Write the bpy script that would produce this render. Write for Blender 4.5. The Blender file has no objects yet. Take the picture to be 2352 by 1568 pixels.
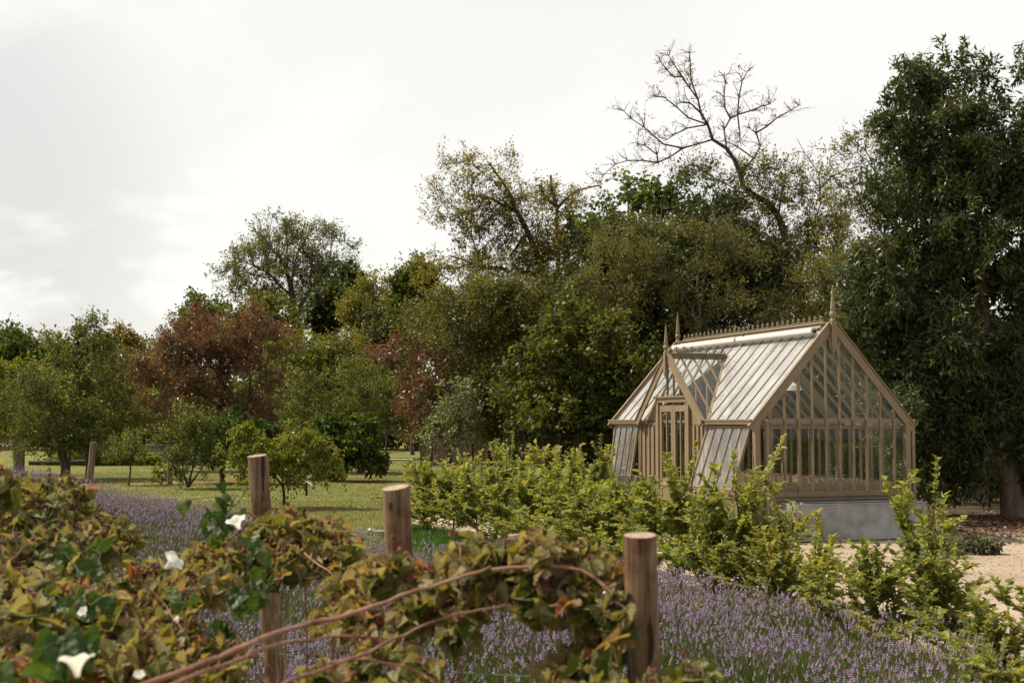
import bpy, math, random
import numpy as np
from mathutils import Vector, Matrix
R = math.radians
scene = bpy.context.scene
C = scene.collection

# ------------------------------------------------------------------ camera
FX = 3005.0                       # focal length in units of a 2352 px wide picture
PITCH = math.atan(183.0 / FX)
CAMZ = 2.05
cd = bpy.data.cameras.new('camera'); cam = bpy.data.objects.new('camera', cd); C.objects.link(cam)
cd.sensor_width = 36.0; cd.lens = 36.0 * FX / 2352.0
cd.clip_start = 0.1; cd.clip_end = 3000
cam.location = (0, 0, CAMZ); cam.rotation_euler = (R(90) + PITCH, 0, 0)
cd.dof.use_dof = True; cd.dof.focus_distance = 22.0; cd.dof.aperture_fstop = 4.5
scene.camera = cam
# ------------------------------------------------------------------ world and sun
SUN = Vector((-0.78, 0.22, 1.0)).normalized()
SUN_EL = math.asin(SUN.z); SUN_ROT = math.atan2(SUN.x, SUN.y)
w = bpy.data.worlds.new('World'); scene.world = w; w.use_nodes = True
nt = w.node_tree; nt.nodes.clear()
def N(t, kind, **kw):
    n = t.nodes.new(kind)
    for k, v in kw.items(): setattr(n, k, v)
    return n
out = N(nt, 'ShaderNodeOutputWorld'); sky = N(nt, 'ShaderNodeTexSky', sky_type='NISHITA')
sky.sun_disc = False; sky.sun_elevation = SUN_EL; sky.sun_rotation = SUN_ROT
bg1 = N(nt, 'ShaderNodeBackground'); bg1.inputs[1].default_value = 0.12
nt.links.new(sky.outputs[0], bg1.inputs[0])
tc = N(nt, 'ShaderNodeTexCoord')
def math_n(t, op, a, b=None, c=None, clamp=False):
    n = N(t, 'ShaderNodeMath', operation=op); n.use_clamp = clamp
    for i, v in enumerate((a, b, c)):
        if v is None: continue
        if isinstance(v, (int, float)): n.inputs[i].default_value = v
        else: t.links.new(v, n.inputs[i])
    return n.outputs[0]
def mapr(t, v, a, b, c, d, smooth=True):
    n = N(t, 'ShaderNodeMapRange'); n.interpolation_type = 'SMOOTHSTEP' if smooth else 'LINEAR'
    t.links.new(v, n.inputs[0])
    for i, x in enumerate((a, b, c, d)): n.inputs[i + 1].default_value = x
    return n.outputs[0]
# direction flattened onto a cloud deck
sep = N(nt, 'ShaderNodeSeparateXYZ'); nt.links.new(tc.outputs['Generated'], sep.inputs[0])
zz = math_n(nt, 'ADD', math_n(nt, 'MAXIMUM', sep.outputs[2], 0.0), 0.30)
cx = math_n(nt, 'DIVIDE', sep.outputs[0], zz); cy = math_n(nt, 'DIVIDE', sep.outputs[1], zz)
comb = N(nt, 'ShaderNodeCombineXYZ'); nt.links.new(cx, comb.inputs[0]); nt.links.new(cy, comb.inputs[1])
comb.inputs[2].default_value = 3.3
n1 = N(nt, 'ShaderNodeTexNoise'); n1.inputs['Scale'].default_value = 2.1; n1.inputs['Detail'].default_value = 7
n1.inputs['Roughness'].default_value = 0.52; n1.inputs['Distortion'].default_value = 0.3
nt.links.new(comb.outputs[0], n1.inputs['Vector'])
# sky brightest ahead of the camera, apart from the sun; rear lifted as fill
dotn = N(nt, 'ShaderNodeVectorMath', operation='DOT_PRODUCT'); nt.links.new(tc.outputs['Generated'], dotn.inputs[0])
dotn.inputs[1].default_value = Vector((-0.25, 0.78, 0.58)).normalized()
glow = mapr(nt, dotn.outputs['Value'], -0.3, 0.72, 0.55, 0.76)
# greyer bank of cloud low in the north-west (left of the view)
azm = N(nt, 'ShaderNodeVectorMath', operation='DOT_PRODUCT'); nt.links.new(tc.outputs['Generated'], azm.inputs[0])
azm.inputs[1].default_value = Vector((-0.44, 0.89, 0.125)).normalized()
bank = mapr(nt, azm.outputs['Value'], 0.968, 0.997, 0.0, 1.0)
cl = mapr(nt, n1.outputs[0], 0.44, 0.57, 0.0, 1.0)
grey = math_n(nt, 'MULTIPLY', cl, math_n(nt, 'MULTIPLY_ADD', bank, 0.20, 0.055))
bright = math_n(nt, 'MULTIPLY', glow, math_n(nt, 'SUBTRACT', 1.0, grey))
bg2 = N(nt, 'ShaderNodeBackground'); bg2.inputs[0].default_value = (1.0, 0.965, 0.905, 1)
nt.links.new(bright, bg2.inputs[1])
mx = N(nt, 'ShaderNodeMixShader'); mx.inputs[0].default_value = 0.9
nt.links.new(bg1.outputs[0], mx.inputs[1]); nt.links.new(bg2.outputs[0], mx.inputs[2])
nt.links.new(mx.outputs[0], out.inputs[0])

sl = bpy.data.lights.new('sun', 'SUN'); so = bpy.data.objects.new('sun', sl); C.objects.link(so)
sl.energy = 5.0; sl.angle = R(0.8); sl.color = (1.0, 0.87, 0.68)
so.rotation_euler = (-SUN).to_track_quat('-Z', 'Y').to_euler(); so.location = (-30, 30, 60)
scene.view_settings.view_transform = 'Standard'; scene.view_settings.look = 'None'
scene.view_settings.exposure = 0.50; scene.view_settings.gamma = 1.0
scene.cycles.max_bounces = 7; scene.cycles.diffuse_bounces = 3; scene.cycles.glossy_bounces = 3
scene.cycles.transmission_bounces = 4; scene.cycles.transparent_max_bounces = 20
scene.cycles.caustics_reflective = False; scene.cycles.caustics_refractive = False
scene.cycles.use_denoising = True

# ------------------------------------------------------------------ helpers
cp, sp = math.cos(PITCH), math.sin(PITCH)
def P(x, y, d):
    """world point seen at (x, y) of the 2352x1568 photograph, d metres ahead"""
    X = (x - 1176) / FX; Y = (784 - y) / FX
    dy = cp - Y * sp; dz = sp + Y * cp
    return np.array([X * d / dy, d, CAMZ + dz * d / dy])
def rngf(s): return np.random.default_rng(s)
def nrm(v):
    v = np.asarray(v, float); return v / np.maximum(np.linalg.norm(v, axis=-1, keepdims=True), 1e-9)

def tag(o, label=None, cat=None, group=None, kind=None):
    if label: o['label'] = label
    if cat: o['category'] = cat
    if group: o['group'] = group
    if kind: o['kind'] = kind
    return o
def empty(name, loc, rz=0.0, label=None, cat=None, group=None):
    o = bpy.data.objects.new(name, None); C.objects.link(o); o.location = tuple(loc); o.rotation_euler = (0, 0, rz)
    o.empty_display_size = 0.2
    return tag(o, label, cat, group)

class MB:
    """gathers faces and links them as one mesh object"""
    def __init__(s): s.V = []; s.F = []; s.n = 0
    def add(s, V, F, rnd=0.5, mat=0, smooth=False, uv=None):
        V = np.asarray(V, np.float32).reshape(-1, 3); F = np.asarray(F, np.int64)
        if len(F) == 0: return s
        r = np.broadcast_to(np.asarray(rnd, np.float32), (len(F),)).copy()
        s.V.append(V); s.F.append((F + s.n, r, mat, smooth, uv)); s.n += len(V); return s
    def build(s, name, mats, parent=None, origin=None):
        me = bpy.data.meshes.new(name)
        V = np.concatenate(s.V)
        if origin is not None: V = V - np.asarray(origin, np.float32)
        me.vertices.add(len(V)); me.vertices.foreach_set('co', V.ravel().astype(np.float32))
        loops = np.concatenate([f.ravel() for f, *_ in s.F]); tot = np.concatenate([np.full(len(f), f.shape[1]) for f, *_ in s.F])
        start = np.concatenate([[0], np.cumsum(tot)[:-1]])
        me.loops.add(len(loops)); me.polygons.add(len(tot))
        me.loops.foreach_set('vertex_index', loops.astype(np.int32))
        me.polygons.foreach_set('loop_start', start.astype(np.int32))
        me.polygons.foreach_set('loop_total', tot.astype(np.int32))
        me.polygons.foreach_set('material_index', np.concatenate([np.full(len(f), m) for f, r, m, *_ in s.F]).astype(np.int32))
        me.polygons.foreach_set('use_smooth', np.concatenate([np.full(len(f), bool(sm)) for f, r, m, sm, u in s.F]))
        a = me.attributes.new('rnd', 'FLOAT', 'FACE')
        a.data.foreach_set('value', np.concatenate([r for f, r, *_ in s.F]).astype(np.float32))
        if any(u is not None for *_, u in s.F):
            uvl = me.uv_layers.new(name='UVMap')
            u = np.concatenate([np.zeros((f.size, 2)) if uv is None else np.asarray(uv).reshape(-1, 2) for f, r, m, sm, uv in s.F])
            uvl.data.foreach_set('uv', u.ravel().astype(np.float32))
        for m in (mats if isinstance(mats, (list, tuple)) else [mats]): me.materials.append(m)
        me.update(calc_edges=True)
        o = bpy.data.objects.new(name, me); C.objects.link(o)
        if origin is not None: o.location = tuple(origin)
        if parent is not None: o.parent = parent
        return o

def tube(pts, rad, sides=6, cap=True):
    pts = np.asarray(pts, float); n = len(pts); rad = np.broadcast_to(np.asarray(rad, float), (n,))
    t = np.gradient(pts, axis=0); t = nrm(t)
    up = np.array([0.0, 0, 1]) if abs(t[0][2]) < 0.9 else np.array([1.0, 0, 0])
    a = nrm(np.cross(t[0], up)); A = [a]
    for i in range(1, n):
        a = A[-1] - t[i] * np.dot(A[-1], t[i]); A.append(nrm(a))
    A = np.array(A); B = np.cross(t, A)
    th = np.arange(sides) * 2 * math.pi / sides
    V = pts[:, None] + rad[:, None, None] * (A[:, None] * np.cos(th)[None, :, None] + B[:, None] * np.sin(th)[None, :, None])
    V = V.reshape(-1, 3)
    i = np.arange(n - 1)[:, None] * sides; j = np.arange(sides)[None]; k = (j + 1) % sides
    F = np.stack([i + j, i + k, i + sides + k, i + sides + j], -1).reshape(-1, 4)
    if cap and sides == 4: F = np.concatenate([F, [[3, 2, 1, 0]], [[(n - 1) * 4, (n - 1) * 4 + 1, (n - 1) * 4 + 2, (n - 1) * 4 + 3]]])
    return V, F
def tube_capped(mb, pts, rad, sides=10, **kw):
    V, F = tube(pts, rad, sides, cap=False); mb.add(V, F, smooth=True, **kw)
    n = len(pts)
    for s0, c in ((0, pts[0]), ((n - 1) * sides, pts[-1])):
        vv = np.vstack([V[s0:s0 + sides], [c]]); f = np.array([[i, (i + 1) % sides, sides] for i in range(sides)])
        if s0 == 0: f = f[:, ::-1]
        mb.add(vv, f, **kw)
BOXF = np.array([[0, 1, 3, 2], [4, 6, 7, 5], [0, 4, 5, 1], [2, 3, 7, 6], [0, 2, 6, 4], [1, 5, 7, 3]])
def box(mb, lo, hi, **kw):
    lo = np.array(lo, float); hi = np.array(hi, float)
    V = np.array([[(lo, hi)[i][0], (lo, hi)[j][1], (lo, hi)[k][2]] for i in (0, 1) for j in (0, 1) for k in (0, 1)])
    mb.add(V, BOXF, **kw); return mb
def beam(mb, a, b, w, h, up=(0, 0, 1), **kw):
    """bar from a to b, w wide across, h deep along up"""
    a = np.array(a, float); b = np.array(b, float); t = nrm(b - a); up = np.array(up, float)
    s = nrm(np.cross(t, up)); u = np.cross(s, t)
    V = np.array([p + s * (w / 2) * i + u * (h / 2) * j for p in (a, b) for i in (-1, 1) for j in (-1, 1)])
    mb.add(V, BOXF, **kw); return mb
def lathe(mb, c, prof, sides=16, ax=2, **kw):
    """prof: list of (r, z)"""
    th = np.arange(sides) * 2 * math.pi / sides; V = []
    for r, z in prof: V.append(np.stack([c[0] + r * np.cos(th), c[1] + r * np.sin(th), np.full(sides, c[2] + z)], -1))
    V = np.concatenate(V); n = len(prof)
    i = np.arange(n - 1)[:, None] * sides; j = np.arange(sides)[None]; k = (j + 1) % sides
    F = np.stack([i + j, i + k, i + sides + k, i + sides + j], -1).reshape(-1, 4)
    mb.add(V, F, **{'smooth': True, **kw}); return mb

def frames(d, n):
    """rows of 3x3 matrices with columns (d, side, normal)"""
    d = nrm(d); n = nrm(n); s = nrm(np.cross(n, d)); n = np.cross(d, s)
    return np.stack([d, s, n], -1)
def inst(mb, tv, tf, M, Ps, scale, rnd, mat=0, smooth=False, tuv=None):
    """copies template (tv, tf) by matrices M (N,3,3) at Ps, scale (N,) or (N,3), into one mesh"""
    n = len(Ps); tv = np.asarray(tv, np.float32); tf = np.asarray(tf)
    scale = np.asarray(scale, np.float32)
    if scale.ndim == 1: scale = np.repeat(scale[:, None], 3, 1)
    V = np.einsum('nij,nkj->nki', M.astype(np.float32), tv[None] * scale[:, None]) + np.asarray(Ps, np.float32)[:, None]
    F = (tf[None] + (np.arange(n) * len(tv))[:, None, None]).reshape(-1, tf.shape[1])
    uv = None if tuv is None else np.tile(np.asarray(tuv).reshape(1, -1, 2), (n, 1, 1)).reshape(-1, 2)
    mb.add(V.reshape(-1, 3), F, rnd=np.repeat(np.broadcast_to(rnd, (n,)), len(tf)), mat=mat, smooth=smooth, uv=uv)
# leaf templates (long axis x, width y, normal z), unit length
KITE = (np.array([[0, 0, 0], [.45, .5, .03], [1, 0, -.06], [.45, -.5, .03]]), np.array([[0, 3, 2, 1]]))
def fold_leaf(wid, fold=.12, droop=.15):
    v = np.array([[0, 0, 0], [.28, -.42, fold], [.68, -.36, fold * .7], [1, 0, -droop], [.68, .36, fold * .7], [.28, .42, fold]], float)
    v[:, 1] *= wid; return v, np.array([[0, 1, 2, 3], [0, 3, 4, 5]])
PRISM = (np.array([[x, r * math.cos(t), r * math.sin(t)] for x, r in ((0, 1.0), (1, .45)) for t in (0, 2.094, 4.189)]),
         np.array([[0, 1, 4, 3], [1, 2, 5, 4], [2, 0, 3, 5]]))
def grid_leaf(wfun, nl, wid, jag=0.0, cup=.2, bend=.25, twist=0., petiole=0.0, seed=0):
    """leaf blade as left/mid/right strips, with uv (u across, v along)"""
    g = rngf(seed); V = []; UV = []
    for i in range(nl + 1):
        t = i / nl; hw = wid * wfun(t) * (1 + (jag if i % 2 else -jag))
        for k, s in enumerate((-1, -.5, 0, .5, 1)):
            z = cup * abs(s) * hw * 1.2 - bend * t * t + 0.03 * math.sin(7 * t + 2.5 * s + seed) + 0.02 * g.normal() * (0 < i < nl)
            ang = twist * t; yy = s * hw
            V.append([t - bend * .3 * t * t + .05 * abs(s) * (jag > 0), yy * math.cos(ang), z + yy * math.sin(ang)]); UV.append([.5 + s * .5, t])
    V = np.array(V); UV = np.array(UV); F = []
    for i in range(nl):
        for k in range(4): a = i * 5 + k; F.append([a, a + 5, a + 6, a + 1])
    F = np.array(F); return V, F, UV[F.ravel()]
def inside(poly, x, y):
    r = False; n = len(poly)
    for i in range(n):
        x1, y1 = poly[i]; x2, y2 = poly[(i + 1) % n]
        if (y1 > y) != (y2 > y) and x < (x2 - x1) * (y - y1) / (y2 - y1) + x1: r = not r
    return r

# ------------------------------------------------------------------ materials
def newmat(name):
    m = bpy.data.materials.new(name); m.use_nodes = True; t = m.node_tree; t.nodes.clear()
    return m, t, N(t, 'ShaderNodeOutputMaterial')
def ramp(t, fac, cols, interp='LINEAR'):
    r = N(t, 'ShaderNodeValToRGB'); e = r.color_ramp.elements; r.color_ramp.interpolation = interp
    while len(e) < len(cols): e.new(0.5)
    for i, (p, c) in enumerate(cols): e[i].position = p; e[i].color = (*c, 1)
    t.links.new(fac, r.inputs[0]); return r.outputs[0]
def noise(t, scale, detail=4, vec=None, rough=.55, dist=0.):
    n = N(t, 'ShaderNodeTexNoise'); n.inputs['Scale'].default_value = scale; n.inputs['Detail'].default_value = detail
    n.inputs['Roughness'].default_value = rough; n.inputs['Distortion'].default_value = dist
    if vec is not None: t.links.new(vec, n.inputs['Vector'])
    return n
def leaf_mat(name, cols, rough=.45, trans=.35, tcol=(1.25, 1.25, .55), back=None, spec=.5, veins=False):
    m, t, o = newmat(name)
    a = N(t, 'ShaderNodeAttribute', attribute_name='rnd')
    n = len(cols); c = ramp(t, a.outputs['Fac'], [(i / (n - 1), x) for i, x in enumerate(cols)])
    if back is not None:
        g = N(t, 'ShaderNodeNewGeometry'); mix = N(t, 'ShaderNodeMix', data_type='RGBA')
        t.links.new(math_n(t, 'MULTIPLY', g.outputs['Backfacing'], back[1]), mix.inputs[0]); t.links.new(c, mix.inputs[6]); mix.inputs[7].default_value = (*back[0], 1)
        c = mix.outputs[2]
    b = N(t, 'ShaderNodeBsdfPrincipled'); t.links.new(c, b.inputs['Base Color'])
    b.inputs['Roughness'].default_value = rough; b.inputs['Specular IOR Level'].default_value = spec
    tr = N(t, 'ShaderNodeBsdfTranslucent'); mul = N(t, 'ShaderNodeMix', data_type='RGBA', blend_type='MULTIPLY')
    mul.inputs[0].default_value = 1; t.links.new(c, mul.inputs[6]); mul.inputs[7].default_value = (*tcol, 1)
    t.links.new(mul.outputs[2], tr.inputs[0])
    if veins:
        uv = N(t, 'ShaderNodeUVMap'); s = N(t, 'ShaderNodeSeparateXYZ'); t.links.new(uv.outputs[0], s.inputs[0])
        d = math_n(t, 'ABSOLUTE', math_n(t, 'SUBTRACT', s.outputs[0], .5))
        ph = math_n(t, 'SUBTRACT', math_n(t, 'MULTIPLY', s.outputs[1], 50.), math_n(t, 'MULTIPLY', d, 34.))
        wv = math_n(t, 'SINE', ph); mid = mapr(t, d, 0, .04, -1., 0.)
        h = math_n(t, 'ADD', wv, mid); bp = N(t, 'ShaderNodeBump'); bp.inputs['Strength'].default_value = .55; bp.inputs['Distance'].default_value = .002
        t.links.new(h, bp.inputs['Height']); t.links.new(bp.outputs[0], b.inputs['Normal'])
    ms = N(t, 'ShaderNodeMixShader'); ms.inputs[0].default_value = trans
    t.links.new(b.outputs[0], ms.inputs[1]); t.links.new(tr.outputs[0], ms.inputs[2]); t.links.new(ms.outputs[0], o.inputs[0])
    return m
def surf_mat(name, cols, scale=5, rough=.8, bump=.3, bdist=.01, detail=6, stretch=(1, 1, 1), spec=.3, metal=0., coords='Object', scale2=None, cols2=None):
    m, t, o = newmat(name); tcx = N(t, 'ShaderNodeTexCoord'); mp = N(t, 'ShaderNodeMapping'); mp.inputs['Scale'].default_value = stretch
    t.links.new(tcx.outputs[coords], mp.inputs[0])
    n = noise(t, scale, detail, mp.outputs[0]); k = len(cols)
    c = ramp(t, n.outputs[0], [(.3 + .4 * i / (k - 1), x) for i, x in enumerate(cols)])
    if scale2:
        n2 = noise(t, scale2, 3, mp.outputs[0]); c2 = ramp(t, n2.outputs[0], [(.35, cols2[0]), (.65, cols2[1])])
        mix = N(t, 'ShaderNodeMix', data_type='RGBA', blend_type='MULTIPLY'); mix.inputs[0].default_value = 1
        t.links.new(c, mix.inputs[6]); t.links.new(c2, mix.inputs[7]); c = mix.outputs[2]
    b = N(t, 'ShaderNodeBsdfPrincipled'); t.links.new(c, b.inputs['Base Color']); b.inputs['Roughness'].default_value = rough
    b.inputs['Specular IOR Level'].default_value = spec; b.inputs['Metallic'].default_value = metal
    bp = N(t, 'ShaderNodeBump'); bp.inputs['Strength'].default_value = bump; bp.inputs['Distance'].default_value = bdist
    t.links.new(n.outputs[0], bp.inputs['Height']); t.links.new(bp.outputs[0], b.inputs['Normal'])
    t.links.new(b.outputs[0], o.inputs[0]); return m

M_bark = surf_mat('bark', [(.035, .027, .02), (.11, .088, .065)], 9, .9, .8, .03, stretch=(1, 1, .25))
M_bark_pale = surf_mat('pale_bark', [(.10, .07, .05), (.24, .19, .14)], 9, .9, .8, .02, stretch=(1, 1, .25))
M_twig = surf_mat('twig', [(.05, .035, .025), (.12, .085, .06)], 12, .8, .2)
# ------------------------------------------------------------------ ground
def poly_sheet(name, poly, z, mat, jitter=.12, step=.5, seed=1, **kw):
    g = rngf(seed); pts = []
    for i in range(len(poly)):
        a = np.array(poly[i]); b = np.array(poly[(i + 1) % len(poly)]); n = max(1, int(np.linalg.norm(b - a) / step))
        for k in range(n): pts.append(a + (b - a) * k / n + g.normal(0, jitter, 2))
    me = bpy.data.meshes.new(name); me.from_pydata([(p[0], p[1], z) for p in pts], [], [list(range(len(pts)))]); me.update()
    me.materials.append(mat); o = bpy.data.objects.new(name, me); C.objects.link(o)
    return tag(o, kind='structure', **kw)
def ground_mat(name, cols, scales, bump=.5, bdist=.02, rough=.95, dirt=None):
    m, t, o = newmat(name); g = N(t, 'ShaderNodeNewGeometry'); v = g.outputs['Position']
    n1 = noise(t, scales[0], 5, v); n2 = noise(t, scales[1], 5, v, .65); n3 = noise(t, scales[2], 3, v, .7)
    f = math_n(t, 'MULTIPLY_ADD', n1.outputs[0], .5, math_n(t, 'MULTIPLY_ADD', n2.outputs[0], .3, math_n(t, 'MULTIPLY', n3.outputs[0], .2)))
    k = len(cols); c = ramp(t, f, [(.36 + .28 * i / (k - 1), x) for i, x in enumerate(cols)])
    if dirt:
        nd = noise(t, dirt[1], 6, v, .7, .6); fd = mapr(t, nd.outputs[0], dirt[2], dirt[2] + .06, 0, 1)
        mix = N(t, 'ShaderNodeMix', data_type='RGBA'); t.links.new(fd, mix.inputs[0]); t.links.new(c, mix.inputs[6]); mix.inputs[7].default_value = (*dirt[0], 1); c = mix.outputs[2]
    b = N(t, 'ShaderNodeBsdfPrincipled'); t.links.new(c, b.inputs['Base Color']); b.inputs['Roughness'].default_value = rough; b.inputs['Specular IOR Level'].default_value = .15
    bp = N(t, 'ShaderNodeBump'); bp.inputs['Strength'].default_value = bump; bp.inputs['Distance'].default_value = bdist
    t.links.new(math_n(t, 'ADD', n3.outputs[0], n2.outputs[0]), bp.inputs['Height']); t.links.new(bp.outputs[0], b.inputs['Normal'])
    t.links.new(b.outputs[0], o.inputs[0]); return m
M_lawn = ground_mat('lawn', [(.075, .095, .020), (.115, .13, .030), (.16, .155, .05), (.23, .18, .08)], (.16, 1.3, 30), bump=1, bdist=.03)
M_gravel = ground_mat('gravel', [(.22, .175, .13), (.31, .25, .185), (.40, .33, .255)], (.5, 6, 90), bump=.6, bdist=.01, dirt=((.20, .14, .09), 9, .66))
M_soil = ground_mat('soil', [(.03, .022, .015), (.075, .052, .034), (.16, .11, .07)], (.8, 7, 50), bump=1, bdist=.03)
M_bed = ground_mat('bed_soil', [(.06, .055, .025), (.13, .11, .06), (.24, .19, .12)], (.8, 7, 50), bump=1, bdist=.03)

gm = bpy.data.meshes.new('lawn'); S = 900
gm.from_pydata([(-S, -60, 0), (S, -60, 0), (S, 1500, 0), (-S, 1500, 0)], [], [[0, 1, 2, 3]]); gm.materials.append(M_lawn)
go = bpy.data.objects.new('lawn', gm); C.objects.link(go); tag(go, kind='structure')
LAV = [(3.5, 6.2), (3.1, 8), (3.15, 9.95), (2.95, 11.2), (2.55, 13.0), (1.75, 15.2), (.2, 16.0), (-.6, 15.9), (-1.04, 16.6), (-1.8, 18), (-3.4, 21.2), (-5.5, 24.6),
       (-9.2, 31.5), (-18.9, 48), (-27, 50), (-17, 34), (-10, 22), (-5.5, 14.0), (-2.0, 8.2), (-.4, 5.6), (.8, 4.2), (3, 3.4)]
poly_sheet('lavender_bed_soil', LAV, .004, M_bed, seed=3)
GRV = [(-2.0, 25.3), (-1.7, 29.0), (3, 31), (12, 33), (24, 30), (26, 3), (2.9, 2.5), (3.0, 6), (2.6, 8), (2.2, 10), (1.9, 13), (1.2, 16), (.3, 18.5), (-.8, 22.5)]
poly_sheet('gravel_path', GRV, .010, M_gravel, seed=4)
poly_sheet('woodland_soil', [(8.3, 25.9), (9.5, 26.4), (11, 25.8), (14, 25.4), (30, 24), (60, 60), (-1, 60), (-1.2, 31), (3, 30.2), (6.8, 31.2)], .016, M_soil, .2, seed=5)
# leaf litter and twigs at the edge of the gravel
g = rngf(8); mb = MB(); n = 9000
x = g.uniform(7.4, 14, n); y = 25.8 + g.normal(0, 1.4, n) - .12 * (x - 9) ; keep = (y > 21) & (y < 31)
x, y = x[keep], y[keep]; n = len(x)
d = np.stack([g.normal(size=n), g.normal(size=n), g.normal(0, .15, n)], -1); nn = np.stack([g.normal(0, .35, n), g.normal(0, .35, n), np.ones(n)], -1)
inst(mb, *KITE, frames(d, nn), np.stack([x, y, np.full(n, .03)], -1), g.uniform(.05, .09, n), g.random(n))
k = 500; d = nrm(np.stack([g.normal(size=k), g.normal(size=k), g.normal(0, .1, k)], -1))
M = frames(d, np.tile([0, 0, 1.], (k, 1))); sc = np.stack([g.uniform(.15, .6, k), np.full(k, .006), np.full(k, .006)], -1)
inst(mb, *PRISM, M, np.stack([g.uniform(7.6, 14, k), g.normal(25.9, 1.3, k), np.full(k, .035)], -1), sc, 0.1)
M_litter = leaf_mat('litter', [(.05, .03, .02), (.12, .07, .04), (.22, .13, .07)], trans=.05)
o = mb.build('leaf_litter', M_litter); tag(o, kind='stuff')
# ------------------------------------------------------------------ grass blades
def grass_patch(pts, h, seed, name, mat, wdt=.012):
    g = rngf(seed); n = len(pts); mb = MB()
    d = np.stack([g.normal(0, .45, n), g.normal(0, .45, n), np.ones(n)], -1); nn = g.normal(size=(n, 3)); nn[:, 2] *= .2
    hh = h * g.uniform(.5, 1.2, n)
    tv = np.array([[0, -.5, 0], [0, .5, 0], [.55, .35, .08], [1, 0, .25], [.55, -.35, .08]]); tf = np.array([[0, 1, 2, 4]])
    inst(mb, tv, tf, frames(d, nn), pts, np.stack([hh, np.full(n, wdt) * g.uniform(.7, 1.4, n), hh], -1), g.random(n))
    inst(mb, tv, np.array([[4, 2, 3]]), frames(d, nn), pts, np.stack([hh, np.full(n, wdt), hh], -1), g.random(n))
    o = mb.build(name, mat); return tag(o, kind='stuff')
M_grass = leaf_mat('grass', [(.085, .11, .020), (.12, .14, .028), (.16, .17, .045), (.24, .20, .085)], trans=.35, rough=.5)
g = rngf(21); pp = []
LAWNP = [(-1.0, 16.5), (-3.2, 21.4), (-5.3, 24.8), (-9.0, 31.5), (-18.0, 47), (-16, 70), (2, 70), (-1.9, 29), (-1.9, 24.5), (-.8, 21), (.2, 18.4), (.6, 15.2)]
for y0, y1, dens, hh in ((15, 24, 900, .035), (24, 34, 330, .035), (34, 50, 110, .035), (50, 68, 40, .035)):
    xs = [p[0] for p in LAWNP]; A = (max(xs) - min(xs)) * (y1 - y0); n = int(A * dens)
    X = g.uniform(min(xs), max(xs), n); Y = g.uniform(y0, y1, n)
    kx = [inside(LAWNP, a, b) for a, b in zip(X, Y)] if n < 400000 else None
    kx = np.array(kx); pp.append((np.stack([X[kx], Y[kx], np.zeros(kx.sum())], -1), hh, .008 * max(1, y0 / 16)))
for i, (q, hh, wd) in enumerate(pp):
    if i == 0: Q = [q]; H = [np.full(len(q), hh)]; W = [np.full(len(q), wd)]
    else: Q.append(q); H.append(np.full(len(q), hh)); W.append(np.full(len(q), wd))
grass_patch(np.concatenate(Q), np.concatenate(H), 22, 'lawn_grass', M_grass, np.concatenate(W))
# long fresh grass along the hedge foot
n = 14000; t_ = g.random(n); base = np.array([[-1.3, 16.3], [-1.9, 19.5], [-1.6, 23.6]])
a = np.array([-1.3, 16.2]); X = np.interp(t_, [0, .35, .7, 1], [.35, -.35, -1.1, -1.9]) + g.normal(0, .3, n); Y = np.interp(t_, [0, .35, .7, 1], [15.6, 18.3, 21.5, 24.5]) + g.normal(0, .3, n)
M_fresh = leaf_mat('fresh_grass', [(.03, .08, .012), (.055, .13, .02), (.10, .17, .03)], trans=.35)
grass_patch(np.stack([X, Y, np.zeros(n)], -1), .20, 23, 'long_grass', M_fresh, .011)
# ------------------------------------------------------------------ greenhouse
def paint_mat(name, col, rough=.5):
    m, t, o = newmat(name); tcx = N(t, 'ShaderNodeTexCoord'); n = noise(t, 3, 6, tcx.outputs['Object'], .65); n2 = noise(t, 30, 4, tcx.outputs['Object'])
    c = ramp(t, n.outputs[0], [(.3, tuple(x * .82 for x in col)), (.7, tuple(x * 1.08 for x in col))])
    b = N(t, 'ShaderNodeBsdfPrincipled'); t.links.new(c, b.inputs['Base Color'])
    t.links.new(mapr(t, n2.outputs[0], .3, .7, rough - .1, rough + .12), b.inputs['Roughness'])
    bp = N(t, 'ShaderNodeBump'); bp.inputs['Strength'].default_value = .12; bp.inputs['Distance'].default_value = .004
    t.links.new(n2.outputs[0], bp.inputs['Height']); t.links.new(bp.outputs[0], b.inputs['Normal']); t.links.new(b.outputs[0], o.inputs[0]); return m
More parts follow.
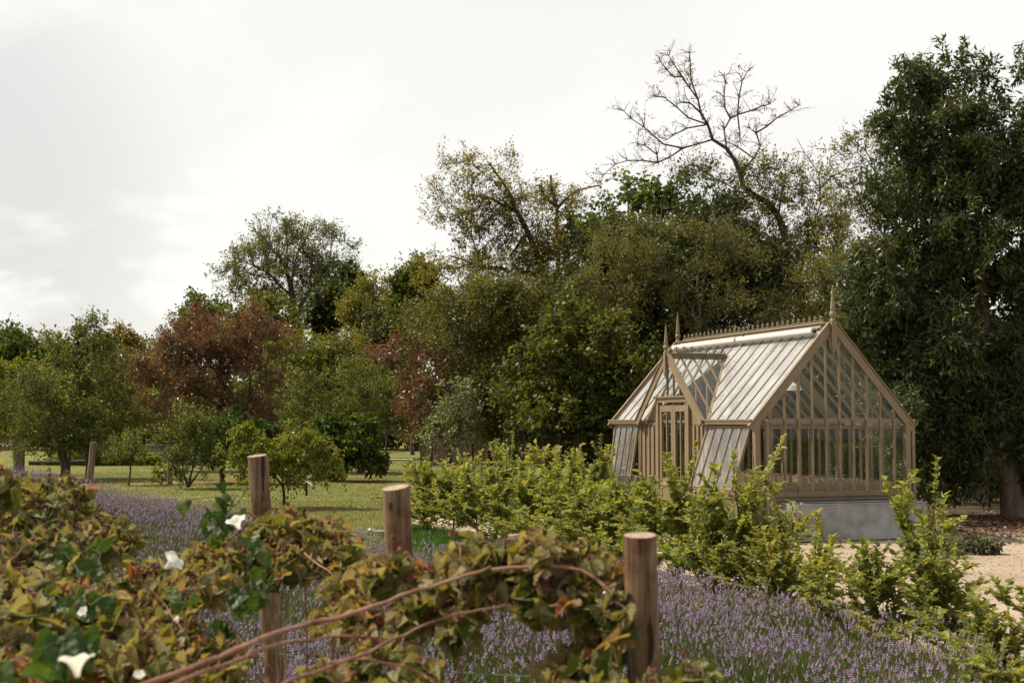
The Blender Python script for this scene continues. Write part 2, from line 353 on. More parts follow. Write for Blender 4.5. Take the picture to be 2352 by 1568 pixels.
def glass_mat(name, milk, tint=(.93, .95, .93), mcol=(.75, .75, .72), gl=.02, fm=1.05):
    m, t, o = newmat(name); tcx = N(t, 'ShaderNodeTexCoord')
    tr = N(t, 'ShaderNodeBsdfTransparent'); tr.inputs[0].default_value = (*tint, 1)
    gs = N(t, 'ShaderNodeBsdfGlossy'); gs.inputs['Roughness'].default_value = gl; gs.inputs[0].default_value = (1, 1, 1, 1)
    fr = N(t, 'ShaderNodeFresnel'); gm_ = N(t, 'ShaderNodeNewGeometry'); t.links.new(mapr(t, gm_.outputs['Backfacing'], 0, 1, 1.5, 1 / 1.5, False), fr.inputs[0])
    a = N(t, 'ShaderNodeMixShader'); t.links.new(math_n(t, 'MULTIPLY', fr.outputs[0], fm, clamp=True), a.inputs[0]); t.links.new(tr.outputs[0], a.inputs[1]); t.links.new(gs.outputs[0], a.inputs[2])
    df = N(t, 'ShaderNodeBsdfDiffuse'); df.inputs[0].default_value = (*mcol, 1); tl = N(t, 'ShaderNodeBsdfTranslucent'); tl.inputs[0].default_value = (*mcol, 1)
    dm = N(t, 'ShaderNodeMixShader'); dm.inputs[0].default_value = .5; t.links.new(df.outputs[0], dm.inputs[1]); t.links.new(tl.outputs[0], dm.inputs[2])
    n = noise(t, 1.3, 6, tcx.outputs['Object'], .7, .5); f = mapr(t, n.outputs[0], .25, .75, milk * .55, min(1, milk * 1.35))
    b = N(t, 'ShaderNodeMixShader'); t.links.new(f, b.inputs[0]); t.links.new(a.outputs[0], b.inputs[1]); t.links.new(dm.outputs[0], b.inputs[2])
    t.links.new(b.outputs[0], o.inputs[0]); return m
M_paint = paint_mat('taupe_paint', (.205, .155, .092))
M_glass = glass_mat('clear_glass', .006, fm=.75)
M_roofglass = glass_mat('dusty_roof_glass', .54, mcol=(.86, .90, .95), gl=.08, fm=1.8)
M_porchglass = glass_mat('porch_roof_glass', .04)
M_vent = glass_mat('dusty_vent_glass', .16, mcol=(.86, .86, .84), gl=.05, fm=1.6)
M_blind = surf_mat('blind_cloth', [(.52, .49, .45), (.66, .63, .58)], 30, .9, .4, .004, stretch=(1, .1, 1))
M_galv = surf_mat('galvanised', [(.22, .225, .235), (.30, .31, .32), (.38, .385, .39)], 4, .5, .1, .004, spec=.4, metal=.35, scale2=1.2, cols2=[(.75, .75, .78), (1.1, 1.1, 1.1)])
M_dark = surf_mat('dark_metal', [(.015, .015, .015), (.03, .03, .03)], 10, .5, .05)
M_chips = leaf_mat('bark_chips', [(.10, .06, .04), (.24, .16, .11), (.40, .30, .22)], trans=0.0, rough=.9)
M_lampwhite = paint_mat('lamp_enamel', (.7, .7, .68), .3)

PHI = math.atan(1.0 / 3.0); GW, GL, GE, GH, GS = 3.03, 6.17, 2.05, 3.75, .80
GC = P(1737, 967, 22.6); GC[2] = 0
gh = empty('greenhouse', GC, PHI, 'taupe painted glasshouse with steep glazed roof, porch doors and spiked finials', 'greenhouse')
def part(mb, name, mat, parent=gh): return mb.build(name, mat, parent)
ctr = GW / 2; slope = math.atan2(GH - GE, ctr); sn, cs = math.sin(slope), math.cos(slope)
NL = np.array([-sn, 0, cs]); NR = np.array([sn, 0, cs])
# base walls with sill and plinth
def base_wall(a, b, out, skip=None):
    a = np.array(a, float); b = np.array(b, float); t = nrm(b - a); L = np.linalg.norm(b - a); o = np.array(out, float)
    mb = MB(); m = (a + b) / 2 + np.array([0, 0, .37]) - o * .03
    beam(mb, a + [0, 0, .37] - o * .03, b + [0, 0, .37] - o * .03, .06, .74)
    beam(mb, a + [0, 0, .06] + o * .005, b + [0, 0, .06] + o * .005, .05, .12)
    beam(mb, a + [0, 0, .70] + o * .004, b + [0, 0, .70] + o * .004, .045, .05)
    for k in range(1, int(L / .62)):                    # cover strips over the board joints
        p = a + t * (k * L / int(L / .62)); beam(mb, p + [0, 0, .12] + o * .002, p + [0, 0, .67] + o * .002, .014, .012, up=o)
    part(mb, 'base_wall', M_paint)
    mb = MB(); beam(mb, a + [0, 0, .775] - o * .01, b + [0, 0, .775] - o * .01, .12, .07); beam(mb, a + [0, 0, .815] - o * .03, b + [0, 0, .815] - o * .03, .07, .02); part(mb, 'sill', M_paint)
PV0, PV1, PO = 2.48, 3.94, .03
BV0, BV1 = 1.80, 4.78
base_wall((.05, 0, 0), (GW - .05, 0, 0), (0, -1, 0)); base_wall((.05, GL, 0), (GW - .05, GL, 0), (0, 1, 0)); base_wall((GW, .05, 0), (GW, GL - .05, 0), (1, 0, 0))
base_wall((0, .05, 0), (0, BV0 - .03, 0), (-1, 0, 0)); base_wall((0, BV1 + .03, 0), (0, GL - .05, 0), (-1, 0, 0))
for x in (0, GW):
    for y in (0, GL):
        mb = MB(); box(mb, (x - .05, y - .05, 0), (x + .05, y + .05, GE)); part(mb, 'corner_post', M_paint)
# eaves gutters
for x, s in ((0, -1), (GW, 1)):
    spans = [(-.06, GL + .06)] if s == 1 else [(-.06, 1.76), (4.62, GL + .10)]
    for y0, y1 in spans:
        mb = MB(); box(mb, (x - .04, y0 + .02, GE - .075), (x + .04, y1 - .02, GE - .03))
        xo = x + s * .085
        box(mb, (min(x + s * .03, xo + s * .05), y0, GE - .055), (max(x + s * .03, xo + s * .05), y1, GE - .035))
        box(mb, (min(xo + s * .03, xo + s * .055), y0, GE - .0345), (max(xo + s * .03, xo + s * .055), y1, GE + .03))
        box(mb, (min(xo + s * .0555, xo + s * .07), y0, GE + .005), (max(xo + s * .0555, xo + s * .07), y1, GE + .035)); part(mb, 'gutter', M_paint)
    mb = MB(); box(mb, (x - .045 if s == 1 else x - .02, .05, GE - .029), (x + .02 if s == 1 else x + .045, GL - .05, GE + .02)); part(mb, 'eaves_beam', M_paint)
# ridge, rakes
mb = MB(); box(mb, (ctr - .03, -.04, GH - .11), (ctr + .03, GL + .04, GH + .035)); box(mb, (ctr - .07, .05, GH + .036), (ctr + .07, GL - .05, GH + .055)); part(mb, 'ridge_beam', M_paint)
for y, o in ((0, -1), (GL, 1)):
    for s in (-1, 1):
        mb = MB(); a = np.array([ctr - s * .0, y + o * .03, GH - .03]); b = np.array([ctr + s * (ctr + .10), y + o * .03, GE - .06 - .10 * (GH - GE) / ctr + .02])
        nv = NL if s < 0 else NR
        beam(mb, a + nv * .02, b + nv * .02, .035, .135, up=nv); beam(mb, a + nv * .104 + np.array([0, o * .006, 0]), b + nv * .104 + np.array([0, o * .006, 0]), .06, .018, up=nv); part(mb, 'rake_board', M_paint)
# ridge cresting: a row of small fleurs-de-lis
def cresting(y0, y1, x, z, step=.19, s=1.0, axis=1):
    mb = MB(); n = int(round((y1 - y0) / step))
    def pt(u, h): return (x, u, z + h) if axis == 1 else (u, x, z + h)
    tube_capped(mb, np.array([pt(y0, .012), pt(y1, .012)]), .012, 6)
    tube_capped(mb, np.array([pt(y0, .045 * s), pt(y1, .045 * s)]), .007, 5)
    for k in range(n):
        u = y0 + (k + .5) * (y1 - y0) / n
        tube_capped(mb, np.array([pt(u, .01), pt(u, .07 * s), pt(u, .10 * s), pt(u, .125 * s), pt(u, .15 * s)]), np.array([.008, .007, .019, .011, .002]) * s, 6)
        for q in (-1, 1):
            tt = np.linspace(0, 1, 7); ang = tt * 3.6
            pts = np.array([pt(u + q * s * (.012 + .03 * math.sin(a * .8) ), s * (.055 + .035 * (1 - math.cos(a * .8)) * .9)) for a in ang]); tube_capped(mb, pts, .006 * s, 5)
            tube_capped(mb, np.array([pt(u + q * .02 * s, .012), pt(u + q * .05 * s, .03 * s), pt(u + q * .085 * s, .012)]), .006 * s, 5)
    part(mb, 'ridge_cresting', M_crest)
M_crest = paint_mat('weathered_paint', (.19, .155, .10))
cresting(.25, GL - .2, ctr, GH + .055)
def finial(x, y, z, s=1.0):
    mb = MB(); box(mb, (x - .05 * s, y - .05 * s, z - .42 * s), (x + .05 * s, y + .05 * s, z + .04 * s))
    lathe(mb, (x, y, z), [(r * s * .85, h * s * .95) for r, h in ((.066, .03), (.07, .05), (.045, .08), (.04, .10), (.062, .13), (.072, .17), (.062, .21), (.04, .235), (.052, .25), (.056, .27), (.045, .33), (.030, .50), (.014, .66), (.0, .74))], 16)
    V = np.array([[x + a * s, y + b * s, z + c * s] for a, b, c in ((-.05, -.05, -.42), (.05, -.05, -.42), (.05, .05, -.42), (-.05, .05, -.42), (0, 0, -.56))])
    mb.add(V, np.array([[1, 0, 4], [2, 1, 4], [3, 2, 4], [0, 3, 4]])); part(mb, 'finial', M_paint)
finial(ctr, -.05, GH + .02); finial(ctr, GL + .05, GH + .02)
# main roof panes and bars
NB = 17
def zr(u): return GE + (GH - GE) * (u / ctr if u <= ctr else (GW - u) / ctr)
PC, PW2, PR = 3.21, 1.42, 1.27          # porch centre (v), half width at eaves, rise
for s in (-1, 1):
    nv = NL if s < 0 else NR; xe = 0 if s < 0 else GW
    for k in range(NB):
        v0, v1 = k * GL / NB + .012, (k + 1) * GL / NB - .012
        u0 = 0.0
        # the porch roof cuts into the left slope
        def cut(v):
            h = PR * max(0, 1 - abs(v - PC) / PW2); return h / (GH - GE) * ctr if s < 0 else 0
        c0, c1 = cut(v0), cut(v1); V = []
        for v, c in ((v0, c0), (v1, c1)):
            u = c if s < 0 else GW
            V.append([u, v, zr(u)])
        V += [[ctr, v1, GH - .02], [ctr, v0, GH - .02]]
        V = np.array(V) + nv * .01; mb = MB(); th = nv * .004
        W = np.vstack([V, V - th]); F = np.array([[0, 1, 2, 3], [7, 6, 5, 4], [0, 4, 5, 1], [1, 5, 6, 2], [2, 6, 7, 3], [3, 7, 4, 0]])
        mb.add(V, np.array([[0, 1, 2, 3]])); part(mb, 'roof_pane', M_roofglass if s < 0 else M_glass)
    for k in range(NB + 1):
        v = min(max(k * GL / NB, .03), GL - .03); c = cut(v) if s < 0 else 0; u = c if s < 0 else GW
        if s < 0 and c >= ctr: continue
        mb = MB(); a = np.array([u, v, zr(u)]); b = np.array([ctr, v, GH - .03]); beam(mb, a - nv * .012, b - nv * .012, .022, .04, up=nv); beam(mb, a + nv * .022, b + nv * .022, .024, .014, up=nv); part(mb, 'roof_bar', M_paint)
# trusses inside
for v in (2.05, 4.12):
    for s in (-1, 1):
        nv = NL if s < 0 else NR; xe = .02 if s < 0 else GW - .02; xi = .1 if s < 0 else GW - .1; mb = MB()
        beam(mb, np.array([xe, v + .001, GE]) - nv * .10, np.array([ctr, v + .001, GH]) - nv * .12, .05, .14, up=nv); part(mb, 'roof_rafter', M_paint)
        if not (s < 0 and v < 3): mb = MB(); box(mb, (xi - .06, v - .035, .8), (xi + .06, v + .035, GE - .08)); part(mb, 'inner_post', M_paint)
        tt = np.linspace(0, math.pi / 2, 9); q = 1 if s < 0 else -1; mb = MB()
        tube_capped(mb, np.array([[xi + q * (.06 + .62 * (1 - math.cos(a))), v, GE - .62 - .06 + .62 * math.sin(a) + .0] for a in tt]), .014, 6); part(mb, 'curved_bracket', M_paint)
    mb = MB(); box(mb, (.05, v - .02, GE - .07), (GW - .05, v + .02, GE - .032)); part(mb, 'tie_beam', M_paint)
# gable ends
for y, o in ((0, -1), (GL, 1)):
    nb = 11
    for k in range(1, nb):
        u = k * GW / nb; wd = .042 if k in (3, 8) else .026; mb = MB()
        box(mb, (u - wd / 2, y - .03, .825), (u + wd / 2, y + .022, zr(u) - .10)); part(mb, 'glazing_bar', M_paint)
    for k in range(nb):
        u0, u1 = k * GW / nb + .01, (k + 1) * GW / nb - .01; um = (u0 + u1) / 2
        V = np.array([[u0, y, .83], [u1, y, .83], [u1, y, zr(u1) - .09], [u0, y, zr(u0) - .09]]); mb = MB(); mb.add(V, np.array([[0, 1, 2, 3]])); part(mb, 'gable_pane', M_glass)
    mb = MB(); box(mb, (.06, y - o * .03 - .025, GE - .03), (GW - .06, y - o * .03 + .025, GE + .05)); part(mb, 'tie_beam', M_paint)
    mb = MB(); box(mb, (.06, y - o * .10 - .02, GE - .13), (GW - .06, y - o * .10 + .02, GE - .08)); part(mb, 'tie_beam', M_paint)
# right side glazing and fixed rail
for k in range(NB):
    v0, v1 = k * GL / NB + .012, (k + 1) * GL / NB - .012
    mb = MB(); mb.add(np.array([[GW, v0, .83], [GW, v1, .83], [GW, v1, GE - .08], [GW, v0, GE - .08]]), np.array([[0, 1, 2, 3]])); part(mb, 'side_pane', M_glass)
for k in range(1, NB):
    v = k * GL / NB; mb = MB(); box(mb, (GW - .03, v - .014, .825), (GW + .02, v + .014, GE - .08)); part(mb, 'glazing_bar', M_paint)
# left side: fixed mullions and two top-hung sashes standing open
for v0, v1, opn in ((.10, BV0 - .07, .34), (BV1 + .07, GL - .10, .17)):
    for v in (v0 - .03, v1 + .03):
        mb = MB(); box(mb, (-.035, v - .025, .825), (.035, v + .025, GE - .08)); part(mb, 'mullion', M_paint)
    zt, hl = GE - .10, 1.13; top = np.array([-.05, 0, zt]); dn = nrm(np.array([-opn, 0, -1.0])); nv = nrm(np.array([-1.0, 0, opn])); b = top + dn * hl
    mb = MB(); Y0, Y1 = np.array([0, v0, 0]), np.array([0, v1, 0])
    beam(mb, top + Y0, top + Y1, .045, .05, up=nv); beam(mb, b + Y0, b + Y1, .045, .06, up=nv)
    for v in (v0 + .02, v1 - .02): beam(mb, top + [0, v, 0] + dn * .03, b + [0, v, 0] - dn * .03, .04, .045, up=nv)
    w_ = mb.build('vent_sash', M_paint, gh)
    n_ = max(4, round((v1 - v0) / .36))
    for k in range(1, n_):
        v = v0 + (v1 - v0) * k / n_; mb = MB(); beam(mb, top + [0, v, 0] + dn * .03, b + [0, v, 0] - dn * .03, .024, .04, up=nv); mb.build('glazing_bar', M_paint, w_)
    for k in range(n_):
        a0, a1 = v0 + (v1 - v0) * k / n_ + .01, v0 + (v1 - v0) * (k + 1) / n_ - .01
        mb = MB(); mb.add(np.array([top + [0, a0, 0], top + [0, a1, 0], b + [0, a1, 0], b + [0, a0, 0]]), np.array([[0, 1, 2, 3]])); mb.build('pane', M_vent, w_)
    for v in (v0 + .3, v1 - .3):
        mb = MB(); tube_capped(mb, np.array([[0, v, .90], b + np.array([.01, v, .08])]), .008, 6); mb.build('stay', M_dark, w_)
# porch
PX = -PO; FP = .07
mb = MB()
for v in (PV0 + .05, PV1 - .05): box(mb, (PX - .05, v - .05, 0), (PX + .05, v + .05, 2.42))
box(mb, (PX - .056, PV0, 2.421), (PX + .056, PV1, 2.51)); box(mb, (PX - .09, PV0 - .03, 2.511), (PX + .07, PV1 + .03, 2.54)); part(mb, 'door_frame', M_paint)
for va, vb in ((BV0, PV0), (PV1, BV1)):
    mb = MB(); box(mb, (-.02, va, .02), (.02, vb, GE - .08)); n_ = 4
    for q in range(n_ + 1): v = va + (vb - va) * q / n_; box(mb, (-.05, v - .022, .021), (-.0205, v + .022, GE - .081))
    box(mb, (-.045, va, .78), (-.0206, vb, .84)); part(mb, 'porch_panel', M_paint)
    zt_ = 2.50; i_, o_ = (PV0, BV0) if va == BV0 else (PV1, BV1); zz_ = lambda v: GE + PR * (1 - abs(v - PC) / PW2) - .04
    mb = MB(); mb.add(np.array([[-.02, o_, GE - .07], [-.02, i_, GE - .07], [-.02, i_, zz_(i_)], [-.02, o_, zz_(o_)]]), np.array([[0, 1, 2, 3]])); part(mb, 'gable_board', M_paint)
# two door leaves, each with glazed upper part
for v0, v1 in ((PV0 + .11, PC - .005), (PC + .005, PV1 - .11)):
    mb = MB(); X0, X1 = PX - .022, PX + .022
    box(mb, (X0, v0, .06), (X1, v0 + .09, 2.36)); box(mb, (X0, v1 - .09, .06), (X1, v1, 2.36)); box(mb, (X0, v0 + .09, .061), (X1, v1 - .09, .24)); box(mb, (X0, v0 + .09, .78), (X1, v1 - .09, .92)); box(mb, (X0, v0 + .09, 2.24), (X1, v1 - .09, 2.359))
    box(mb, (X0 + .014, v0 + .09, .24), (X1 - .014, v1 - .09, .78)); box(mb, (X0 + .004, (v0 + v1) / 2 - .015, .92), (X1 - .004, (v0 + v1) / 2 + .015, 2.24))
    dr = mb.build('door', M_paint, gh)
    for a0, a1 in ((v0 + .09, (v0 + v1) / 2 - .015), ((v0 + v1) / 2 + .015, v1 - .09)):
        mb = MB(); mb.add(np.array([[PX, a0, .92], [PX, a1, .92], [PX, a1, 2.24], [PX, a0, 2.24]]), np.array([[0, 1, 2, 3]])); mb.build('pane', M_glass, dr)
    if v0 < PC - .1:
        mb = MB(); lathe(mb, (0, 0, 0), [(0, 0), (.012, .0), (.012, .03), (.028, .045), (.028, .06), (0, .07)], 12)
        for q in range(len(mb.V)): mb.V[q] = np.stack([PX - .022 - mb.V[q][:, 2], v1 - .045 + mb.V[q][:, 0], 1.0 + mb.V[q][:, 1]], -1)
        mb.build('handle', M_dark, dr)
# porch roof
ang = math.atan2(PR, PW2); RX = -.17; zap = GE + PR
uend = PR / (GH - GE) * ctr
for s in (-1, 1):
    nv = np.array([0, s * math.sin(ang), math.cos(ang)])
    e = np.array([RX, PC + s * (PW2 + .04), GE - .04]); a = np.array([RX, PC, zap])
    mb = MB(); beam(mb, a + nv * .0, e, .035, .13, up=nv); beam(mb, a + nv * .074, e + nv * .074, .08, .018, up=nv); part(mb, 'rake_board', M_paint)
    # triangular glazed slope between porch ridge and valley
    p0 = np.array([RX + .03, PC + s * PW2, GE]); p1 = np.array([RX + .03, PC, zap - .01]); p2 = np.array([uend, PC, zap - .01]); p3 = np.array([0.0, PC + s * PW2, GE])
    mb = MB(); mb.add(np.array([p0, p1, p2, p3]) + nv * .012, np.array([[0, 1, 2, 3]])); part(mb, 'porch_roof_pane', M_porchglass)
    mb = MB(); beam(mb, p2 + [0, 0, .01], p3 + [0, 0, .01], .09, .03, up=(0, 0, 1)); part(mb, 'valley_gutter', M_paint)
    mb = MB(); beam(mb, p3 + nv * .0 + [-.02, 0, 0], p0 + [0, 0, 0], .03, .06, up=nv); part(mb, 'porch_eaves', M_paint)
    for k in range(1, 5):
        x = RX + .03 + k * (uend - RX) / 5; hv = (x / uend) if x > 0 else 0
        q1 = np.array([x, PC, zap - .01]); q0 = np.array([x, PC + s * PW2 * (1 - max(hv, 0)), GE + PR * max(hv, 0)])
        mb = MB(); beam(mb, q0 + nv * .014, q1 + nv * .014, .024, .04, up=nv); part(mb, 'roof_bar', M_paint)
mb = MB(); box(mb, (RX, PC - .03, zap - .05), (uend, PC + .03, zap + .03)); box(mb, (RX + .05, PC - .06, zap + .031), (uend - .04, PC + .06, zap + .045)); part(mb, 'porch_ridge', M_paint)
cresting(RX + .12, uend - .02, PC, zap + .045, step=.17, s=1.15, axis=0)
finial(RX - .02, PC, zap + .03, .88)
zt = 2.54; hwt = PW2 * (1 - (zt - GE) / PR)
for k in (-1, 0, 1):
    v = PC + k * .28; mb = MB(); box(mb, (PX - .02, v - .013, zt), (PX + .02, v + .013, zap - abs(k * .28) * PR / PW2 - .06)); part(mb, 'glazing_bar', M_paint)
mb = MB(); mb.add(np.array([[PX, PC - hwt, zt], [PX, PC + hwt, zt], [PX, PC, zap - .03]]), np.array([[0, 1, 2]])); part(mb, 'gable_pane', M_glass)
# roller blinds below the ridge
for v0, v1 in ((.22, 3.02), (3.10, GL - .22)):
    u = ctr - .15; z = zr(u); c = np.array([u, 0, z]) + NL * .095; mb = MB(); n_ = 24; g = rngf(int(v0 * 10)); rr = .066 + g.normal(0, .0012, n_)
    tube_capped(mb, np.array([[c[0], v0 + (v1 - v0) * q / (n_ - 1), c[2]] for q in range(n_)]), rr, 20); bl = mb.build('roller_blind', M_blind, gh)
    mb = MB(); tube_capped(mb, np.array([[c[0], v0 - .045, c[2]], [c[0], v1 + .045, c[2]]]), .03, 10); mb.build('blind_roller', M_dark, bl)
    cc = c + np.array([0, 0, 0]); mb = MB()
    beam(mb, np.array([u + .10, v0, zr(u + .10)]) + NL * .05, np.array([u + .10, v1, zr(u + .10)]) + NL * .05, .06, .012, up=NL); mb.build('blind_cover', M_paint, bl)
mb = MB()
for v in (.62, 1.02, 1.42, 3.3, 4.9): tube_capped(mb, np.array([np.array([ctr - .25, v, zr(ctr - .25)]) + NL * .05, np.array([.05, v + .05, zr(.05)]) + NL * .045]), .0035, 4)
part(mb, 'blind_cord', M_dark)
# rain pipes on the two near corners
for u, v in ((.16, -.10), (GW + .12, -.02)):
    mb = MB(); zz0 = GE - .02; tube_capped(mb, np.array([[u, v, .12], [u, v, zz0 - .1], [u, v, zz0]]), .036, 14)
    for z in (.45, 1.15): tube_capped(mb, np.array([[u, v, z], [u, v, z + .05]]), .042, 14)
    lathe(mb, (u, v, zz0 - .02), [(.036, 0), (.06, .04), (.06, .06), (.0, .06)], 14); part(mb, 'rain_pipe', M_paint)
# --- things standing in and by the greenhouse
def gpt(u, v, z=0): return GC + np.array([u * math.cos(PHI) - v * math.sin(PHI), u * math.sin(PHI) + v * math.cos(PHI), z])
def bench(u0, u1, v0, v1, label, seed):
    e = empty('planting_bench', gpt((u0 + u1) / 2, (v0 + v1) / 2), PHI, label, 'bench', 'raised planting benches in the greenhouse')
    a, b = (u1 - u0) / 2, (v1 - v0) / 2; mb = MB()
    for s in (-1, 1): box(mb, (-a, s * b - .015, .74), (a, s * b + .015, .96)); box(mb, (s * a - .015, -b + .016, .741), (s * a + .015, b - .016, .959))
    box(mb, (-a + .02, -b + .02, .86), (a - .02, b - .02, .90)); mb.build('tray', M_paint, e)
    for s in (-1, 1):
        for q in (-1, 1): mb = MB(); box(mb, (s * (a - .05) - .03, q * (b - .05) - .03, 0), (s * (a - .05) + .03, q * (b - .05) + .03, .7395)); mb.build('leg', M_paint, e)
    g = rngf(seed); n = int(4 * a * b * 1600); mb = MB(); p = np.stack([g.uniform(-a + .03, a - .03, n), g.uniform(-b + .03, b - .03, n), g.uniform(.90, .965, n)], -1)
    inst(mb, *PRISM, frames(nrm(g.normal(size=(n, 3)) * [1, 1, .4]), g.normal(size=(n, 3))), p, np.stack([g.uniform(.02, .06, n), g.uniform(.006, .014, n), g.uniform(.006, .014, n)], -1), g.random(n)); mb.build('bark_chips', M_chips, e)
bench(.14, GW - .14, .14, .80, 'long bench of bark chips just inside the gable end of the greenhouse', 1)
bench(GW - .80, GW - .16, 1.0, 5.9, 'deep side bench of bark chips along the far right wall of the greenhouse', 2)
def lampd(u, v, z, label):
    e = empty('pendant_lamp', gpt(u, v, z), PHI, label, 'lamp', 'dome lamps hanging in the greenhouse'); mb = MB()
    lathe(mb, (0, 0, 0), [(.17, 0), (.165, .04), (.14, .09), (.09, .125), (.035, .14), (.03, .19), (0, .19)], 20); mb.build('lamp_shade', M_lampwhite, e)
    mb = MB(); tube_capped(mb, np.array([[0, 0, .18], [0, 0, GH - .1 - z]]), .006, 6); mb.build('lamp_cord', M_dark, e)
    mb = MB(); lathe(mb, (0, 0, .0), [(0, -.01), (.04, .01), (.05, .05), (.03, .1)], 12); mb.build('bulb', M_lampwhite, e)
lampd(ctr, 1.35, 2.62, 'white dome lamp hanging nearest the gable end of the greenhouse'); lampd(ctr, 3.9, 2.62, 'white dome lamp hanging behind the porch roof')
def trough(name, u0, u1, v0, v1, h, label, cat, legs=False):
    e = empty(name, gpt((u0 + u1) / 2, (v0 + v1) / 2), PHI, label, cat, None); a, b = (u1 - u0) / 2, (v1 - v0) / 2; mb = MB()
    for s in (-1, 1): box(mb, (-a, s * b - .004, .03), (a, s * b + .004, h)); box(mb, (s * a - .004, -b + .005, .031), (s * a + .004, b - .005, h - .001))
    box(mb, (-a + .006, -b + .006, .033), (a - .006, b - .006, .05)); mb.build('tank_body', M_galv, e); mb = MB()
    for s in (-1, 1): tube_capped(mb, np.array([[-a - .01, s * b, h], [a + .01, s * b, h]]), .014, 8); tube_capped(mb, np.array([[s * a, -b, h], [s * a, b, h]]), .013, 8)
    mb.build('rim', M_galv, e); mb = MB()
    for s in (-1, 1):
        for q in (0, 1): tube_capped(mb, np.array([[s * (a - .015 - .07 * q), -b - .006, .04], [s * (a - .015 - .07 * q), -b - .006, h - .02]]), .006, 6)
        for k in range(6): V = np.array([s * (a - .05), -b - .004, .08 + k * (h - .14) / 5]); tube_capped(mb, np.array([V, V - [0, .008, 0]]), .011, 8)
        tube_capped(mb, np.array([[s * (a - .12), -b, h - .01], [s * (a - .12), -b, h + .045]]), np.array([.03, .022]), 10)
    mb.build('riveted_seam', M_galv, e)
    if a > .6:
        for f in (-.62, .05, .72):
            mb = MB(); c = np.array([f * a, -b - .005, h * .52])
            for r in (.055, .085): tt = np.linspace(0, 2 * math.pi, 25); V, F = tube(np.array([c + [r * math.cos(q), 0, r * math.sin(q)] for q in tt]), .004, 5); mb.add(V, F, smooth=True)
            for q in range(6): tube_capped(mb, np.array([c + [.02 * math.cos(q * 1.047), 0, .02 * math.sin(q * 1.047)], c + [.075 * math.cos(q * 1.047), 0, .075 * math.sin(q * 1.047)]]), .004, 4)
            mb.build('roundel', M_galv, e)
        mb = MB(); box(mb, (-a + .02, -b + .02, h - .12), (a - .02, b - .02, h - .10)); mb.build('soil', M_soil, e)
    mb = MB(); box(mb, (-a + .04, -b + .04, 0), (a - .04, b - .04, .029)); mb.build('foot', M_dark, e)
trough('metal_planter', .38, 2.98, -.62, -.14, .64, 'long grey galvanised trough standing against the gable end of the greenhouse', 'trough')
trough('water_tank', -.50, -.06, 4.95, 6.1, .92, 'tall grey galvanised tank by the far left corner of the greenhouse', 'tank')
# ------------------------------------------------------------------ trees
def smooth_path(pts, step):
    pts = np.asarray(pts, float); seg = np.linalg.norm(np.diff(pts, axis=0), axis=1); s = np.concatenate([[0], np.cumsum(seg)])
    n = max(2, int(s[-1] / step) + 1); u = np.linspace(0, s[-1], n * 3)
    q = np.stack([np.interp(u, s, pts[:, k]) for k in range(3)], -1)
    for _ in range(3):
        q[1:-1] = (q[:-2] + 2 * q[1:-1] + q[2:]) / 4
    return q[::3] if (len(q) - 1) % 3 == 0 else np.vstack([q[::3], q[-1]])
class Skel:
    def __init__(s): s.p = []; s.par = []; s.dir = []; s.len = []; s.paths = []
    def path(s, pts, parent):
        ids = []
        if parent >= 0: ids.append(parent)
        prev = parent
        for i, p in enumerate(pts):
            s.p.append(p); s.par.append(prev); k = len(s.p) - 1
            if prev >= 0: d = p - s.p[prev]; L = np.linalg.norm(d); s.dir.append(d / max(L, 1e-6)); s.len.append(s.len[prev] + L)
            else: s.dir.append(np.array([0, 0, 1.])); s.len.append(0.)
            ids.append(k); prev = k
        s.paths.append(ids); return prev
def build_skel(guides, attrs, g, step=.5, low=.22, curl=.4, wig=.06):
    S_ = Skel()
    for gi, pts in enumerate(guides):
        pts = smooth_path(pts, step); pts[1:] += g.normal(0, wig * step, (len(pts) - 1, 3))
        if gi == 0: S_.path(list(pts), -1)
        else:
            A = np.array(S_.p); k = int(np.argmin(np.linalg.norm(A - pts[0], axis=1))); S_.path(list(pts[1:] if np.linalg.norm(A[k] - pts[0]) < step else pts), k)
    if len(attrs):
        A = np.array(S_.p); d0 = np.array([np.min(np.linalg.norm(A - a, axis=1)) for a in attrs]); minlen = .28 * max(S_.len)
        for i in np.argsort(d0):
            a = attrs[i]; A = np.array(S_.p); L = np.array(S_.len); D = a - A; dist = np.linalg.norm(D, axis=1)
            cosd = np.einsum('ij,ij->i', D / np.maximum(dist, 1e-6)[:, None], np.array(S_.dir))
            cost = dist * (1 + .45 * (1 - cosd)) + low * L; cost[L < minlen] += 1.5
            k = int(np.argmin(cost)); dk = dist[k]; p0 = A[k]
            if dk < .05: continue
            ctrl = p0 + S_.dir[k] * dk * curl; n = max(1, int(dk / step)); pts = []
            for q in range(1, n + 1):
                t = q / n; pts.append((1 - t) ** 2 * p0 + 2 * t * (1 - t) * ctrl + t * t * a + (g.normal(0, wig * step, 3) if q < n else 0))
            S_.path(pts, k)
    return S_
